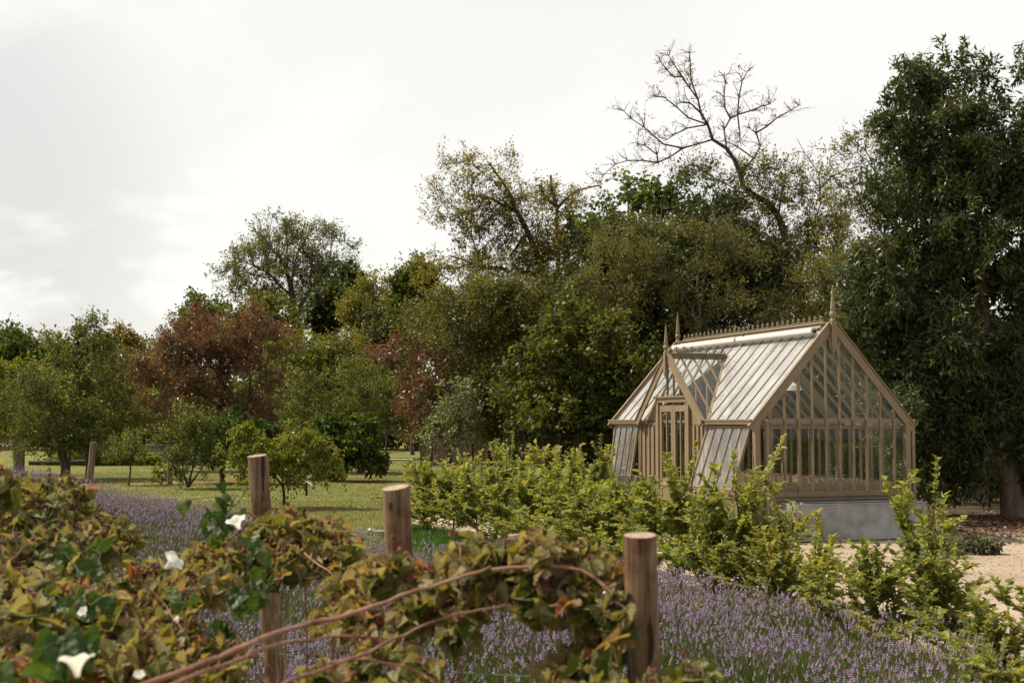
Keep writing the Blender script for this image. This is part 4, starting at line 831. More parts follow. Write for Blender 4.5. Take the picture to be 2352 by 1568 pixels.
root_, S_b, A_ = tree('half_bare_tree', 'half-bare leaning tree with dead twiggy top and yellow lower leaves behind the greenhouse', 42,
     [(1640, 480, 80, 40), (1740, 450, 60, 50), (1800, 430, 60, 40), (1870, 450, 50, 50), (1900, 520, 55, 60), (1760, 530, 90, 50), (1850, 560, 90, 70), (1660, 560, 90, 50), (1590, 390, 14, 10), (1620, 590, 100, 50), (1540, 640, 80, 50), (1500, 560, 50, 30), (1700, 405, 45, 26), (1690, 445, 60, 30), (1600, 415, 40, 12), (1880, 400, 40, 40), (1780, 390, 36, 30), (1930, 620, 60, 70), (1740, 620, 120, 60)], G['locust'], (1850, 1080),
     guides=SK, n=1400, twigs=8, leaves=13, tl=.5, ls=.105, lw=.45, clump=5, limbs=(21, .28, .030, .008), seed=45, r_tip=.008, rmax=.2, thick=.7, shell=.5, sep=.29, base_r=.48)
# dead twigs: fine shoots all along the upper limbs
g = rngf(46); mb = MB(); lm = MB()
top_nodes = [i for i in range(len(S_b.p)) if any(i in q for q in S_b.paths[:len(SK)]) and S_b.p[i][2] > P(1700, 480, 42)[2]]
lastp, lastl = [], []
for i in top_nodes:
    for _ in range(5):
        d = nrm(S_b.dir[i] * .5 + g.normal(size=3) * [.8, .8, .5] + [-.15, 0, .35]); L = g.uniform(.2, .68); m = 6; pts = [np.array(S_b.p[i])]
        for q in range(m): d = nrm(d + g.normal(0, .22, 3)); pts.append(pts[-1] + d * L / m)
        V, F = tube(pts, np.linspace(.013, .004, m + 1), 3, cap=False); mb.add(V, F)
        for q in (2, 3, 4, 5):
            d2 = nrm(d + g.normal(0, .75, 3)); L2 = L * g.uniform(.2, .5); a = pts[q]; pp2 = [a, a + d2 * L2 * .5, a + nrm(d2 + g.normal(0, .3, 3)) * L2]
            V, F = tube(pp2, [.006, .004, .002], 3, cap=False); mb.add(V, F)
            if g.random() < .06 or a[2] < P(1600, 400, 42)[2] and g.random() < .25: lastp.append(pp2[-1])
A = np.array(lastp); foliage(A, A - [0, 0, .3], g, 2, 5, .25, .09, .45, mbl=lm, base_r=.85)
mb.build('dead_twigs', M_bark, root_, origin=root_.location).location = (0, 0, 0); lm.build('last_leaves', G['locust'], root_, origin=root_.location).location = (0, 0, 0)
tree('thorn_tree', 'brown-olive fine-twigged tree draped over the front of the huge dark tree', 37,
     [(1420, 560, 90, 60), (1520, 640, 100, 70), (1650, 690, 110, 60), (1400, 700, 60, 100), (1760, 720, 90, 70), (1560, 540, 80, 40), (1850, 680, 60, 70), (1700, 620, 80, 40), (1620, 800, 60, 50), (1780, 820, 70, 50)], G['olive'], (1600, 1080), n=760, twigs=9, leaves=12, tl=.5, ls=.095, lw=.45, seed=56, r_tip=.009, sep=.3, shell=.5, thick=.5, droop=.35, base_r=.55, bark=M_bark_pale)
tree('hawthorn_tree', 'yellow-tinged small-leaved tree between the greenhouse gable and the big dark tree', 37,
     [(1960, 720, 60, 80), (1930, 640, 60, 60), (2000, 640, 50, 60), (1990, 820, 60, 80), (1900, 760, 60, 60), (1850, 830, 70, 80), (1940, 930, 80, 80)], G['yellow'], (1950, 1080), n=900, twigs=9, leaves=13, tl=.45, ls=.085, lw=.5, seed=47, r_tip=.010, sep=.3, shell=.35, base_r=.35)
tree('hazel_tree', 'dark shrubby tree low behind the greenhouse glass', 36, [(1500, 990, 110, 90), (1680, 990, 120, 100), (1860, 990, 110, 100), (2000, 1010, 80, 90), (1600, 1060, 110, 50), (1800, 1060, 110, 50), (1950, 1060, 90, 50)], G['dark'], (1700, 1100), n=1000, twigs=9, leaves=14, tl=.5, ls=.12, lw=.7, seed=48, r_tip=.010, sep=.36, shell=.3, base_r=.6, thick=.4)
tree('cherry_tree', 'lighter fine-leaved tree with reaching sprays left of the big dark tree', 31,
     [(2000, 400, 35, 40), (1985, 335, 34, 14), (2040, 330, 40, 40), (1960, 400, 26, 26), (2010, 480, 60, 60), (1960, 520, 40, 50), (2040, 260, 24, 20), (2000, 570, 60, 60)], G['locust'], (2090, 1120),
     guides=[[(2090, 1120), (2080, 900), (2060, 700), (2040, 560), (2020, 450), (1990, 370)], [(2040, 560), (1980, 480), (1950, 400)], [(2020, 430), (2000, 350), (1950, 325)]], n=560, twigs=8, leaves=13, tl=.42, ls=.08, lw=.45, seed=49, r_tip=.008, sep=.27, shell=.5, base_r=.3)
willowleaf = (np.array([[0, 0, 0], [.5, .5, .04], [1, 0, -.12], [.5, -.5, .04]]), np.array([[0, 3, 2, 1]]))
tree('evergreen_tree', 'massive dark glossy-leaved evergreen overhanging the right corner of the greenhouse', 28,
     [(2150, 205, 55, 42), (2215, 165, 36, 34), (2265, 225, 60, 50), (2110, 300, 80, 60), (2220, 340, 130, 110), (2120, 430, 110, 90), (2240, 480, 150, 120), (2060, 560, 80, 90), (2160, 620, 140, 120), (2290, 640, 150, 130), (2080, 720, 100, 90), (2200, 780, 150, 120), (2320, 820, 140, 130),
      (2080, 860, 70, 70), (2055, 905, 42, 45, -1.6), (2130, 930, 80, 80), (2240, 950, 120, 90), (2360, 1000, 120, 100), (2170, 1030, 70, 60), (2400, 500, 130, 200), (2400, 250, 60, 120)], G['willow'], (2330, 1190), leaders=[[(2205, 150), (2210, 120), (2216, 100)], [(2170, 160), (2166, 125), (2163, 100)], [(2250, 180), (2270, 150), (2290, 140)], [(2080, 260), (2050, 225), (2035, 222)], [(2060, 500), (2010, 470), (1975, 450)]],
     guides=[[(2330, 1190), (2315, 1100), (2300, 1010), (2290, 900), (2260, 700), (2230, 500), (2210, 300)], [(2300, 1000), (2220, 870), (2130, 800)], [(2270, 740), (2160, 640), (2080, 580)], [(2290, 900), (2380, 780), (2420, 600)]],
     n=2200, twigs=11, leaves=15, tl=.42, ls=.15, lw=.36, clump=10, seed=50, r_tip=.008, sep=.23, shell=.28, droop=.45, up=-.05, base_r=.42, rmax=.24, bark=M_bark_pale, upn=.3, thick=.8)
tree('oak_tree', 'lighter green branch-ended tree at the top right edge of the photo', 34, [(2350, 190, 50, 50), (2380, 150, 50, 40), (2400, 260, 60, 60), (2320, 230, 24, 30)], G['maple'], (2420, 1130), n=170, twigs=8, leaves=12, tl=.45, ls=.12, seed=51, r_tip=.012, sep=.36, shell=.5, base_r=.6)
dk = 'dark evergreen shrubs behind the gravel yard'
tree('evergreen_shrub', 'black-green shrub in deep shade directly under the massive evergreen', 33, [(2200, 1060, 130, 90), (2320, 1040, 130, 110), (2100, 1060, 80, 80), (2420, 1050, 100, 110)], G['willow'], (2250, 1150), n=420, twigs=9, leaves=13, tl=.45, ls=.12, lw=.3, seed=52, r_tip=.010, sep=.36, shell=.3, cat='shrub', base_r=.3, group=dk)
tree('evergreen_shrub', 'black-green shrub seen right behind the right wall of the greenhouse', 38, [(2050, 980, 120, 120), (2150, 900, 120, 120), (2300, 900, 150, 120)], G['dark'], (2100, 1120), n=420, twigs=9, leaves=13, tl=.6, ls=.17, lw=.5, seed=53, r_tip=.010, sep=.45, shell=.3, cat='shrub', base_r=.3, group=dk)
# closing hedge line far behind everything on the right
g = rngf(54); mb = MB(); n = 2600; x = g.uniform(1, 34, n); A = np.stack([x, 52 + g.uniform(0, 4, n), g.uniform(0, 1, n) ** .8 * (5.6 + np.sin(x * .5) + .02 * x)], -1)
foliage(A, A - [0, 0, 1], g, 9, 12, .9, .28, .7, mbl=mb, upn=.6, base_r=.4); tag(mb.build('woodland_undergrowth', G['dark']), kind='stuff')
g = rngf(55); mb = MB(); n = 900; x = g.uniform(-60, -2, n); A = np.stack([x, 92 + g.uniform(0, 5, n), g.uniform(0, 1, n) ** .8 * (3.6 + np.sin(x * .35) * .8)], -1)
foliage(A, A - [0, 0, 1], g, 9, 12, .9, .32, .7, mbl=mb, upn=.6, base_r=.5); tag(mb.build('field_hedge', G['olive']), kind='stuff')
# ------------------------------------------------------------------ lavender
M_lavleaf = leaf_mat('lavender_leaf', [(.055, .085, .022), (.10, .135, .038), (.15, .18, .06), (.22, .21, .09)], trans=.25, spec=.2)
M_lavflower = leaf_mat('lavender_flower', [(.20, .14, .23), (.28, .20, .33), (.38, .29, .42), (.34, .28, .28), (.22, .17, .11)], trans=.25, spec=.15, tcol=(1.1, 1., 1.15))
# flower spike template: whorls of buds, unit long
def spike_tmpl(w=3):
    V, F = [], []
    for k in range(w):
        z0 = k / w * .92; h = 1.15 / w; r = (.5, .42, .3)[k] if w == 3 else (.5, .38)[k]; b = len(V); a0 = k * .6
        V.append([z0, 0, 0])
        for q in range(4): V.append([z0 + h * .5, r * math.cos(a0 + q * 1.571), r * math.sin(a0 + q * 1.571)])
        V.append([z0 + h, 0, 0])
        for q in range(4): F += [[b, b + 1 + (q + 1) % 4, b + 1 + q], [b + 5, b + 1 + q, b + 1 + (q + 1) % 4]]
    return np.array(V, float), np.array(F)
g = rngf(100); rdir = nrm(np.array([-.48, .877])); cdir = np.array([rdir[1], -rdir[0]])
plants = []
for i in range(-60, 90):
    for j in range(-40, 60):
        p = np.array([2.5, 6.0]) + rdir * (i * .52 + (j % 2) * .26) + cdir * (j * .78) + g.normal(0, .12, 2)
        if p[1] < 3.2 or p[1] > 49.5 or not inside(LAV, p[0], p[1]): continue
        x = 1176 + FX * p[0] / p[1]
        if x < -260 or x > 2500: continue
        plants.append(p)
        if p[1] < 14 and j % 2: plants.append(p + g.normal(0, .16, 2) + cdir * .39)
mf, ml = MB(), MB(); sp3, sp2 = spike_tmpl(3), spike_tmpl(2); BL = (np.array([[0, -.5, 0], [.6, -.35, .06], [1, 0, .15], [0, .5, 0]]), np.array([[0, 1, 2, 3]]))
for p in plants:
    d = p[1]; near = d < 13; ns = int(g.uniform(.8, 1.2) * (175 if near else 130 if d < 26 else 75)); sc = 1 if near else 1.25 if d < 26 else 1.7
    patch = math.sin(p[0] * 1.1 + 2 * math.sin(p[1] * .37)) + .8 * math.sin(p[1] * .83 + 1.3 * p[0])
    ns = int(ns * (.9 if patch < .35 else .35) * g.uniform(.4, 1.2)); rx = g.uniform(.40, .52); h0 = g.uniform(.24, .32); hs = g.uniform(.15, .33) * (1 if patch < 1.1 else .7)
    if d < 10 and p[0] > 2.3: ns = int(ns * .6)
    # flower stems fan out of the cushion
    r = np.sqrt(g.random(ns)) * rx; a = g.uniform(0, 6.283, ns); b = np.stack([p[0] + r * np.cos(a), p[1] + r * np.sin(a), h0 * (1 - (r / rx) ** 2 * .55)], -1)
    dr = nrm(np.stack([r / rx * .55 * np.cos(a) + g.normal(0, .13, ns), r / rx * .55 * np.sin(a) + g.normal(0, .13, ns), np.ones(ns)], -1)); L = hs * g.uniform(.6, 1.25, ns)
    nn = g.normal(size=(ns, 3)); fr = frames(dr, nn); sl_ = g.uniform(.026, .050, ns)
    inst(ml, PRISM[0], PRISM[1], fr, b, np.stack([L, np.full(ns, .0013 * sc), np.full(ns, .0013 * sc)], -1), .45 + .2 * g.random(ns))
    wd = .022 * (1 if near else sc * .85) * g.uniform(.7, 1.2, ns); cr = g.normal(.42, .1)
    inst(mf, *(sp3 if near else sp2), fr, b + dr * (L - .006)[:, None], np.stack([sl_ * (1 if near else 1.15), wd, wd], -1), np.clip(cr + g.normal(0, .2, ns), 0, 1))
    # grey-green leaf cushion
    nl = int((420 if near else 200 if d < 26 else 90)); r = np.sqrt(g.random(nl)) * (rx * .95); a = g.uniform(0, 6.283, nl); zt = h0 * (1 - (r / rx) ** 2 * .5)
    b = np.stack([p[0] + r * np.cos(a), p[1] + r * np.sin(a), zt * g.uniform(.1, .85, nl)], -1)
    dr = nrm(np.stack([r / rx * .5 * np.cos(a) + g.normal(0, .35, nl), r / rx * .5 * np.sin(a) + g.normal(0, .35, nl), np.ones(nl)], -1)); L = g.uniform(.09, .23, nl)
    inst(ml, *BL, frames(dr, g.normal(size=(nl, 3))), b, np.stack([L, np.full(nl, .0065 * sc), L], -1), np.clip(.35 + g.normal(0, .22, nl), 0, 1))
fl = mf.build('lavender_flowers', M_lavflower); lv = ml.build('lavender', M_lavleaf); fl.parent = lv
tag(lv, 'long bed of purple lavender running from the near right to the far left', kind='stuff')
# ------------------------------------------------------------------ young hornbeam hedge
def sapling(seed, h=1.25, leader=.6, wide=.5, yel=0.0, nb=26, sh=9):
    """centre stem, rising side branches, alternate leaves; returns trunk and foliage meshes at the origin"""
    g = rngf(seed); mt, mf = MB(), MB(); H = h + leader; m = 14; pts = [np.zeros(3)]; d = np.array([0, 0, 1.])
    for q in range(m): d = nrm(d + g.normal(0, .06, 3) * [1, 1, 0]); d[2] = max(d[2], .9); pts.append(pts[-1] + d * H / m)
    pts = np.array(pts); V, F = tube(pts, np.linspace(.015, .0025, m + 1), 6, cap=False); mt.add(V, F, smooth=True)
    twigs = [(pts[9:], 1.0)]
    for k in range(nb):
        t = .05 + .84 * (k / nb) ** .9 * h / H + g.uniform(0, .04); z = t * H; p0 = np.array([np.interp(z, pts[:, 2], pts[:, i]) for i in range(3)]); a = k * 2.4 + g.normal(0, .4)
        rel = t * H / h; L = wide * (1.2 - .65 * max(0, rel - .15)) * g.uniform(.45, 1.5); el = g.uniform(-.15, .85) + .4 * rel; d = np.array([math.cos(a) * math.cos(el), math.sin(a) * math.cos(el), math.sin(el)])
        q = [p0]; n = 7
        for i in range(n): d = nrm(d + g.normal(0, .10, 3) + [0, 0, .05]); q.append(q[-1] + d * L / n)
        q = np.array(q); V, F = tube(q, np.linspace(.005, .0015, n + 1), 4, cap=False); mt.add(V, F); twigs.append((q, 1))
        for j in range(int(3 + L * 12)):
            i = g.integers(1, n); a2 = g.uniform(0, 6.28); d2 = nrm(d + .95 * np.array([math.cos(a2), math.sin(a2), .25 + g.normal(0, .25)])); L2 = L * g.uniform(.18, .5); r = [q[i]]
            for _ in range(4): d2 = nrm(d2 + g.normal(0, .12, 3)); r.append(r[-1] + d2 * L2 / 4)
            r = np.array(r); V, F = tube(r, np.linspace(.003, .001, 5), 3, cap=False); mt.add(V, F); twigs.append((r, 1))
    for j in range(sh):
        i = g.integers(3, 9); a = g.uniform(0, 6.28); d = nrm(np.array([.75 * math.cos(a), .75 * math.sin(a), .9])); L = g.uniform(.45, 1.15) * (h + .3) * .62; r = [pts[i] + np.array([0, 0, 0])]
        for _ in range(8): d = nrm(d + g.normal(0, .12, 3) + [-.05 * math.cos(a), -.05 * math.sin(a), .12]); r.append(r[-1] + d * L / 8)
        r = np.array(r); V, F = tube(r, np.linspace(.006, .0016, 9), 4, cap=False); mt.add(V, F); twigs.append((r, 1.25))
    Ps, D, Nn, Sz, Rn = [], [], [], [], []
    for q, big in twigs:
        s = np.concatenate([[0], np.cumsum(np.linalg.norm(np.diff(q, axis=0), axis=1))]); n = max(3, int(s[-1] / .019)); u = np.linspace(s[-1] * .12, s[-1], n); c = g.normal(0, .12)
        X = np.stack([np.interp(u, s, q[:, i]) for i in range(3)], -1); T = nrm(np.gradient(X, axis=0)); sd = nrm(np.cross(T, [0, 0, 1.]) + 1e-3) * np.where(np.arange(n) % 2, 1, -1)[:, None]
        Ps.append(X); D.append(nrm(T * .8 + sd * .8 + g.normal(0, .3, (n, 3)))); nn = g.normal(0, .6, (n, 3)); nn[:, 2] += 1; Nn.append(nn); Sz.append(g.uniform(.045, .088, n) * big); Rn.append(np.clip(.42 + yel + c + .25 * (u / s[-1] - .5) + g.normal(0, .12, n), 0, 1))
    Ps, D, Nn, Sz, Rn = map(np.concatenate, (Ps, D, Nn, Sz, Rn))
    inst(mf, HL[0], HL[1], frames(D, Nn), Ps, Sz, Rn, tuv=HL[2]); return mt, mf
def hw(t): return math.sin(math.pi * min(1, t * .92 + .05)) ** .75 * (1 - .25 * t)
HV, HF, HU = grid_leaf(lambda t: max(.0, hw(t)) if t < .99 else 0, 5, .30, 0, .35, .16, seed=3)
HL = (HV, HF, HU)
protos = []
for i, (h, ld, wd, yl, nb) in enumerate([(1.0, .60, .54, .05, 15), (.95, .30, .68, .08, 16), (.9, .40, .56, .16, 15), (1.0, .85, .48, .04, 13), (.8, .35, .66, .06, 15), (.7, .6, .38, .25, 16)]):
    protos.append(sapling(200 + i, h, ld, wd, yl, nb))
made = {}
def place_sapling(k, x, d, rz, s, label, sz=1.0):
    X = (x - 1176) / FX * d; root = empty('hornbeam_sapling', (X, d, 0.0), rz, label, 'sapling', 'young hornbeam hedge between the lavender and the gravel'); root.scale = (s * 1.14, s * 1.14, s * sz)
    if k not in made:
        a = protos[k][0].build('stem', M_twig, root); b = protos[k][1].build('foliage', G['horn'], root); made[k] = (a, b)
    else:
        for o in made[k]: c = o.copy(); C.objects.link(c); c.parent = root
for a in [
    (3, 2085, 11.4, .3, .95, 'hornbeam sapling with the tallest wavy leader, before the right end of the grey trough'),
    (1, 2020, 11.1, 1.3, .78, 'broad leafy sapling at the foot of the tallest-leader sapling'),
    (0, 2160, 10.9, 4.3, .74, 'sapling with an upright side shoot just right of the tallest-leader sapling'),
    (4, 2290, 9.3, 2.1, .66, 'low spreading sapling over bare gravel, second from the right edge'),
    (1, 2400, 8.6, 5.1, .82, 'sapling cut off by the right edge of the photo'),
    (5, 1880, 13.0, .5, .85, 'thin yellowing sapling standing in front of the middle of the grey trough'),
    (2, 1800, 13.4, 2.5, .68, 'golden-tinged bushy sapling in front of the left end of the grey trough'),
    (0, 1700, 14.4, .2, 1.08, 'tall dense sapling in front of the near corner post of the greenhouse'),
    (1, 1640, 14.7, 3.6, .95, 'wide sapling in front of the open side window nearest the gable'),
    (3, 1560, 15.6, 1.4, .98, 'sapling with long shoots reaching across the greenhouse door'),
    (2, 1760, 14.0, 5.5, .90, 'sapling with a yellow side spray right of the near corner post of the greenhouse'),
    (4, 1480, 16.4, 4.6, 1.12, 'rounded sapling right beside the top of the nearest wooden post'),
    (1, 1420, 17.4, .9, 1.0, 'sapling in front of the tall grey tank'),
    (4, 1350, 18.0, 3.9, 1.05, 'low bright sapling left of the one in front of the tall grey tank'),
    (0, 1290, 19.0, 2.2, .92, 'sapling on two thin dark stems above the arching cane'),
    (4, 1225, 19.8, 5.6, 1.15, 'round pale sapling in the middle of the hedge front row'),
    (1, 1160, 20.8, 1.8, 1.05, 'sapling over the bare stems where the gravel shows through'),
    (2, 1100, 21.8, 2.9, 1.1, 'yellow-flecked sapling above the patch of long fresh grass'),
    (4, 1040, 22.8, .4, 1.2, 'second sapling from the lawn end of the hedge'),
    (1, 975, 23.6, 4.1, 1.05, 'last sapling at the lawn end of the hedge, on one clear stem'),
    (3, 1150, 25.4, 1.1, 1.0, 'back-row sapling with a white-glinting leader above the hedge'),
    (2, 1265, 25.0, 4.4, 1.3, 'tall rusty-topped back-row sapling left of the greenhouse'),
    (3, 1385, 24.6, 2.6, .98, 'back-row sapling whose spire touches the left end of the gutter'),
    (1, 1210, 24.8, 5.2, 1.1, 'bushy back-row sapling between the white-glinting and rusty-topped ones'),
    (4, 1330, 24.2, 1.6, 1.25, 'back-row sapling filling the gap left of the tall grey tank'),
    (0, 1090, 26.2, 3.3, .85, 'back-row sapling nearest the wooden fence panel'),
]: place_sapling(*a)
# ------------------------------------------------------------------ foreground posts
def post_mat(name, seed, knots):
    m, t, o = newmat(name); tcx = N(t, 'ShaderNodeTexCoord'); v = tcx.outputs['Object']
    mp = N(t, 'ShaderNodeMapping'); mp.inputs['Scale'].default_value = (1, 1, .07); mp.inputs['Location'].default_value = (seed, seed * 2, 0); t.links.new(v, mp.inputs[0])
    kd = None                                            # distance to the knots, stretched along the grain
    for (kx, ky, kz, kr) in knots:
        s = N(t, 'ShaderNodeVectorMath', operation='SUBTRACT'); t.links.new(v, s.inputs[0]); s.inputs[1].default_value = (kx, ky, kz)
        s2 = N(t, 'ShaderNodeVectorMath', operation='MULTIPLY'); t.links.new(s.outputs[0], s2.inputs[0]); s2.inputs[1].default_value = (1 / kr, 1 / kr, .6 / kr)
        l = N(t, 'ShaderNodeVectorMath', operation='LENGTH'); t.links.new(s2.outputs[0], l.inputs[0]); q = l.outputs['Value']; kd = q if kd is None else math_n(t, 'MINIMUM', kd, q)
    n1 = noise(t, 70, 6, mp.outputs[0], .6, .4); n2 = noise(t, 14, 4, mp.outputs[0], .6, .5); n3 = noise(t, 9, 4, v)
    f = math_n(t, 'MULTIPLY_ADD', n1.outputs[0], .5, math_n(t, 'MULTIPLY', n2.outputs[0], .5))
    c = ramp(t, f, [(.32, (.045, .024, .014)), (.42, (.12, .072, .042)), (.53, (.21, .145, .092)), (.68, (.30, .225, .15))])
    red = mapr(t, n3.outputs[0], .47, .66, 0, .65); mix = N(t, 'ShaderNodeMix', data_type='RGBA', blend_type='MULTIPLY'); t.links.new(red, mix.inputs[0]); t.links.new(c, mix.inputs[6]); mix.inputs[7].default_value = (.55, .25, .16, 1); c = mix.outputs[2]
    ring = math_n(t, 'SINE', math_n(t, 'MULTIPLY', kd, 13.)); rf = math_n(t, 'MULTIPLY', mapr(t, kd, .6, 2.2, 1, 0), math_n(t, 'MULTIPLY_ADD', ring, .25, .25)); core = mapr(t, kd, .5, .95, .95, 0)
    mk = N(t, 'ShaderNodeMix', data_type='RGBA'); t.links.new(math_n(t, 'MAXIMUM', rf, core), mk.inputs[0]); t.links.new(c, mk.inputs[6]); mk.inputs[7].default_value = (.05, .022, .012, 1); c = mk.outputs[2]
    crack = mapr(t, noise(t, 26, 3, mp.outputs[0], .5, .3).outputs[0], .335, .365, 1, 0); mc = N(t, 'ShaderNodeMix', data_type='RGBA'); t.links.new(crack, mc.inputs[0]); t.links.new(c, mc.inputs[6]); mc.inputs[7].default_value = (.03, .015, .01, 1); c = mc.outputs[2]
    b = N(t, 'ShaderNodeBsdfPrincipled'); t.links.new(c, b.inputs['Base Color']); b.inputs['Roughness'].default_value = .8; b.inputs['Specular IOR Level'].default_value = .2
    bp = N(t, 'ShaderNodeBump'); bp.inputs['Strength'].default_value = .6; bp.inputs['Distance'].default_value = .003
    t.links.new(math_n(t, 'SUBTRACT', f, crack), bp.inputs['Height']); t.links.new(bp.outputs[0], b.inputs['Normal']); t.links.new(b.outputs[0], o.inputs[0]); return m
M_endgrain = surf_mat('end_grain', [(.17, .125, .085), (.29, .225, .16), (.38, .31, .23)], 60, .85, .5, .002)
M_steel = surf_mat('zinc_steel', [(.38, .38, .37), (.55, .55, .53)], 30, .35, .1, .001, metal=.8, spec=.5)
M_wire = surf_mat('green_wire', [(.07, .13, .11), (.12, .20, .17)], 30, .5, .1, .001)
M_black = surf_mat('black_plastic', [(.012, .012, .012), (.025, .025, .025)], 10, .45, .05)
def wood_post(top, bot, r, slant, mat, label, seed):
    """round post: top and bottom centre points, cut face slanting by slant (m per m, across and along)"""
    g = rngf(seed); top = np.array(top); bot = np.array(bot); root = empty('wooden_post', bot, 0, label, 'post', 'round wooden posts of the cane support')
    mb = MB(); m = 26; sides = 32; A = top - bot; th = np.arange(sides) * 2 * math.pi / sides; V = []
    ph = g.uniform(0, 6.28, 4)
    for i in range(m + 1):
        t = i / m; c = A * t; w_ = 1 + .012 * np.sin(2 * th + ph[0]) + .008 * np.sin(3 * th + ph[1] + 4 * t) + .006 * math.sin(9 * t + ph[2])
        rr = r * w_; p = np.stack([c[0] + rr * np.cos(th), c[1] + rr * np.sin(th), np.full(sides, c[2])], -1)
        if i == m: p[:, 2] += slant[0] * rr * np.cos(th) + slant[1] * rr * np.sin(th)
        if i == m - 1: p[:, 2] = A[2] - .012 + slant[0] * rr * np.cos(th) + slant[1] * rr * np.sin(th)
        if i == m: p = np.concatenate([p * [1, 1, 1]]); ctr_ = c
        V.append(p)
    V[-1][:, :2] = ctr_[:2] + (V[-1][:, :2] - ctr_[:2]) * .965
    V = np.concatenate(V); i = np.arange(m)[:, None] * sides; j = np.arange(sides)[None]; k = (j + 1) % sides
    mb.add(V, np.stack([i + j, i + k, i + sides + k, i + sides + j], -1).reshape(-1, 4), smooth=True)
    ring = V[-sides:]; vv = np.vstack([ring, [ctr_]]); mb.add(vv, np.array([[q, (q + 1) % sides, sides] for q in range(sides)]), mat=1)
    mb.build('shaft', [mat, M_endgrain], root); return root
def eye_bolt(root, p, d, L=.05, r=.013):
    """screw eye on post root: p = point on the bark (world), d = outward direction"""
    p = np.array(p) - np.array(root.location); d = nrm(d); mb = MB(); tube_capped(mb, np.array([p - d * .02, p + d * L]), .0042, 8)
    up = nrm(np.cross(d, [.3, 1, .2])); c = p + d * (L + r); tt = np.linspace(0, 2 * math.pi, 22); V, F = tube(np.array([c - d * r * math.cos(q) + up * r * math.sin(q) for q in tt]), .0042, 8, cap=False); mb.add(V, F, smooth=True)
    mb.build('eye_bolt', M_steel, root); return c + np.array(root.location)
DP = (6.7, 4.85, 4.0)
def pp(x, y, d): return P(x, y, d)
rA = 46 / 2 / FX * DP[0]; rB = 62 / 2 / FX * DP[1]; rC = 75 / 2 / FX * DP[2]
tA = pp(590, 1046, DP[0]); bA = pp(634, 1560, DP[0]); bA = tA + (bA - tA) * (tA[2] / (tA[2] - bA[2]))
tB = pp(908, 1119, DP[1]); bB = pp(936, 1560, DP[1]); bB = tB + (bB - tB) * (tB[2] / (tB[2] - bB[2]))
tC = pp(1470, 1228, DP[2]); bC = pp(1480, 1560, DP[2]); bC = tC + (bC - tC) * (tC[2] / (tC[2] - bC[2]))
for b_ in (bA, bB, bC): b_[2] = -.05; b_[1] += 0
M_pA = post_mat('post_wood_far', 1.3, [(-.02, -.09, 1.05, .022)])
kB = lambda x, y: pp(x, y, DP[1] - rB) - np.array(bB)
M_pB = post_mat('post_wood_mid', 4.1, [(*kB(895, 1163), .017), (*kB(929, 1157), .011)])
M_pC = post_mat('post_wood_near', 7.7, [(*(pp(1494, 1445, DP[2] - rC) - np.array(bC)), .018)])
pA = wood_post(tA, bA, rA, (.10, .10), M_pA, 'farthest of the three round wooden posts, leaning, with an eye bolt and black tie', 1)
pB = wood_post(tB, bB, rB, (.14, .14), M_pB, 'middle round wooden post with two dark knots below its slanting top', 2)
pC = wood_post(tC, bC, rC, (.02, .10), M_pC, 'nearest and thickest round wooden post with a pale sawn top', 3)
eA = eye_bolt(pA, pp(567, 1200, DP[0]) , (-1, -.1, -.02), .03); eA2 = eye_bolt(pA, pp(612, 1190, DP[0]), (1, .1, .06), .035, .004); eA3 = eye_bolt(pA, pp(598, 1487, DP[0]), (-1, -.1, -.02), .03)
eB = eye_bolt(pB, pp(884, 1219, DP[1]), (-1, .1, -.05), .045, .008); eC = eye_bolt(pC, pp(1436, 1372, DP[2]), (-1, .15, .06), .045, .012)
mb = MB(); tt = np.linspace(0, 2 * math.pi, 30); c = tA + (bA - tA) * ((tA[2] - pp(620, 1357, DP[0])[2]) / (tA[2] - bA[2])) - np.array(pA.location)
for dz in (0, .006): V, F = tube(np.array([c + [(rA + .004) * math.cos(q), (rA + .004) * math.sin(q), dz + .010 * math.cos(q + 2.0)] for q in tt]), .0035, 6, cap=False); mb.add(V, F, smooth=True)
mb.build('cable_tie', M_black, pA)
def wire(a, b, label, sag=.02, mat=None, r=.0016):
    mb = MB(); n = 24; pts = [np.array(a) * (1 - i / n) + np.array(b) * (i / n) - [0, 0, sag * 4 * (i / n) * (1 - i / n)] for i in range(n + 1)]; tube_capped(mb, np.array(pts), r, 5)
    return tag(mb.build('support_wire', mat or M_wire), label, 'wire', 'wires strung along the round posts')
wire(eA, pp(300, 1330, 8.6), 'thin green wire running left from the upper eye bolt of the farthest post')
wire(eB, eA2 + np.array([0, 0, 0]), 'thin green wire between the tops of the farthest and middle posts')
wire(eC, pp(935, 1300, DP[1]) + [rB, 0, 0], 'thin wire between the nearest and middle posts, under the arching cane')
wire(eA3, pp(300, 1560, 8.0), 'thin green wire running left from the lower eye bolt of the farthest post')
wire(pp(1434, 1560, 4.0), pp(640, 1500, 6.6), 'low green wire crossing behind the bramble leaves between nearest and farthest posts')
